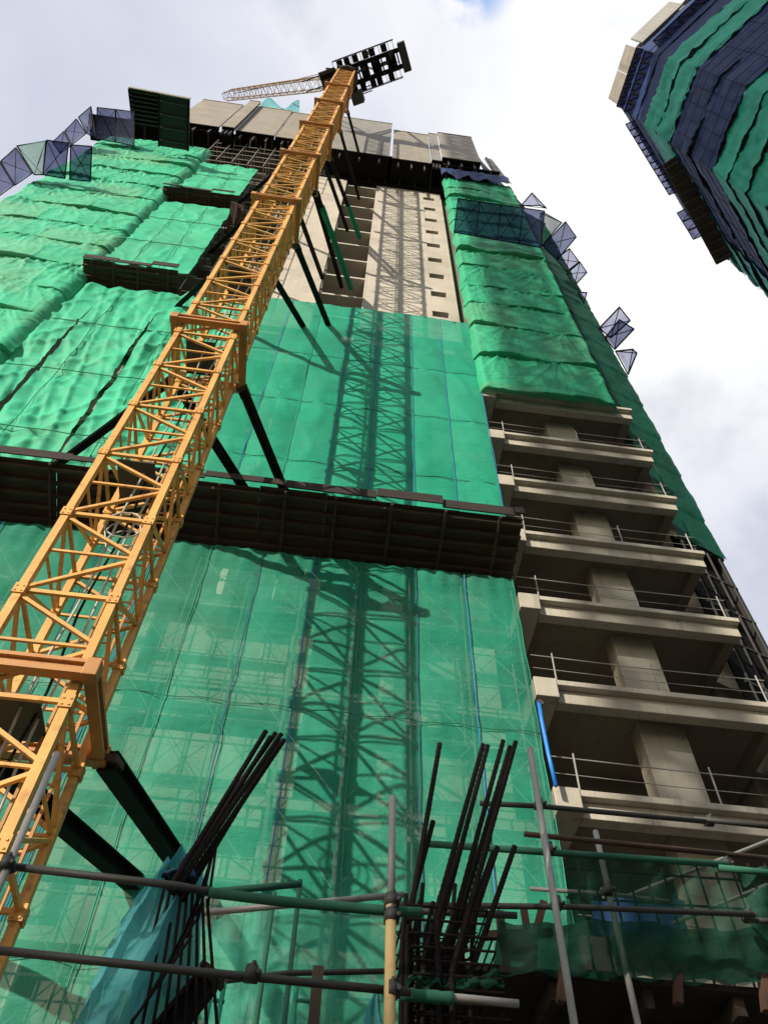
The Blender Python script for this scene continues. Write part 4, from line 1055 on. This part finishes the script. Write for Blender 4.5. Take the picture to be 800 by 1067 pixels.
def fn(u, v):
    x = 170+42*u-40*v*(1-u)-8*v; y = 905+185*v; p = P(x, y, 4.7); return (p.x, p.y+.05*sin(u*26+v*3)+.05*ns(u*4, v*5), p.z)
MB().sheet(50, 40, fn).build('cloth', M['tarp'], tp2, True)
tk = thing('tarpaulin', 'blue knot of tarpaulin tied round the left rebar', 'tarpaulin', P(188, 912, 4.3))
def fn(u, v):
    a = 2*pi*u; r = (.045+.03*sin(pi*v))*(1+.25*ns(u*5, v*4)); c = P(178+20*v, 906+14*v, 4.4); return (c.x+r*cos(a), c.y+r*sin(a), c.z+.08*(v-.5)+.04*ns(u*6, v*3))
MB().sheet(20, 12, fn).build('cloth', M['rope_navy'], tk, True)
tc_ = thing('tarpaulin', 'small blue tarpaulin corner beside the yellow post', 'tarpaulin', P(385, 1060, 4.5))
MB().sheet(12, 16, lambda u, v: tuple(P(372+30*u*(1-v)+22*v, 1075-50*v+6*u, 4.6)+V(0, -.04*sin(u*9+v*4), 0))).build('cloth', M['tarp'], tc_, True)
tb = thing('tarpaulin', 'bright blue tarpaulin hung on the lowest open floor at the right', 'tarpaulin', P(660, 948, 13.6))
MB().sheet(20, 8, lambda u, v: tuple(P(616+96*u, 972-38*v+6*u, 13.6)+V(0, .08*sin(u*12), 0))).build('cloth', M['tarp_blue'], tb, True)
hp = thing('blue_pipe', 'bright blue plastic pipe hanging beside the net edge at the right', 'pipe', P(570, 770, 13.7))
MB().tube([P(561, 731, 13.7), P(564, 750, 13.7), P(571, 785, 13.72), P(579, 819, 13.7)], .048, 10).build('pipe', M['strap'], hp, True)
MB().tube([P(561, 730, 13.66), P(566, 734, 13.66)], .05, 8).build('hanger', M['dark_steel'], hp)

# ------------------------------------------------------------------ unseen behind the viewpoint: a tower, and a mast added for its shadow (they shade the second tower and part of the right bay)
nb = thing('neighbouring_tower', 'plain concrete tower of the same estate standing behind the photographer', 'building', (-22, -54, 0))
MB().box(-31, -14, -62, -45, .01, 104).build('wall', M['concrete_far'], nb)
for k in range(32):
    MB().box(-31.4, -13.6, -62.4, -44.6, 3+3.2*k, 3.3+3.2*k).build('floor_slab', M['concrete2'], nb)
shade_mast = thing('tower_crane', 'unseen lattice mast added behind the camera to cast a soft shadow band', 'crane', (-45, -45, 0))
m = MB(); X0, X1, Y0_, Y1_ = -46.75, -45.05, -45.9, -44.1  # added mast, members thickened to deepen its shadow band
for x in (X0, X1):
    for y in (Y0_, Y1_): m.box(x-.2, x+.2, y-.2, y+.2, .01, 128)
for k in range(64):
    z = 2*k
    for y in (Y0_, Y1_): m.beam((X0, y, z), (X1, y, z+2), .3, .3); m.beam((X0, y, z), (X1, y, z), .25, .25)
    for x in (X0, X1): m.beam((x, Y0_, z), (x, Y1_, z+2), .3, .3)
m.build('mast', M['yellow'], shade_mast)
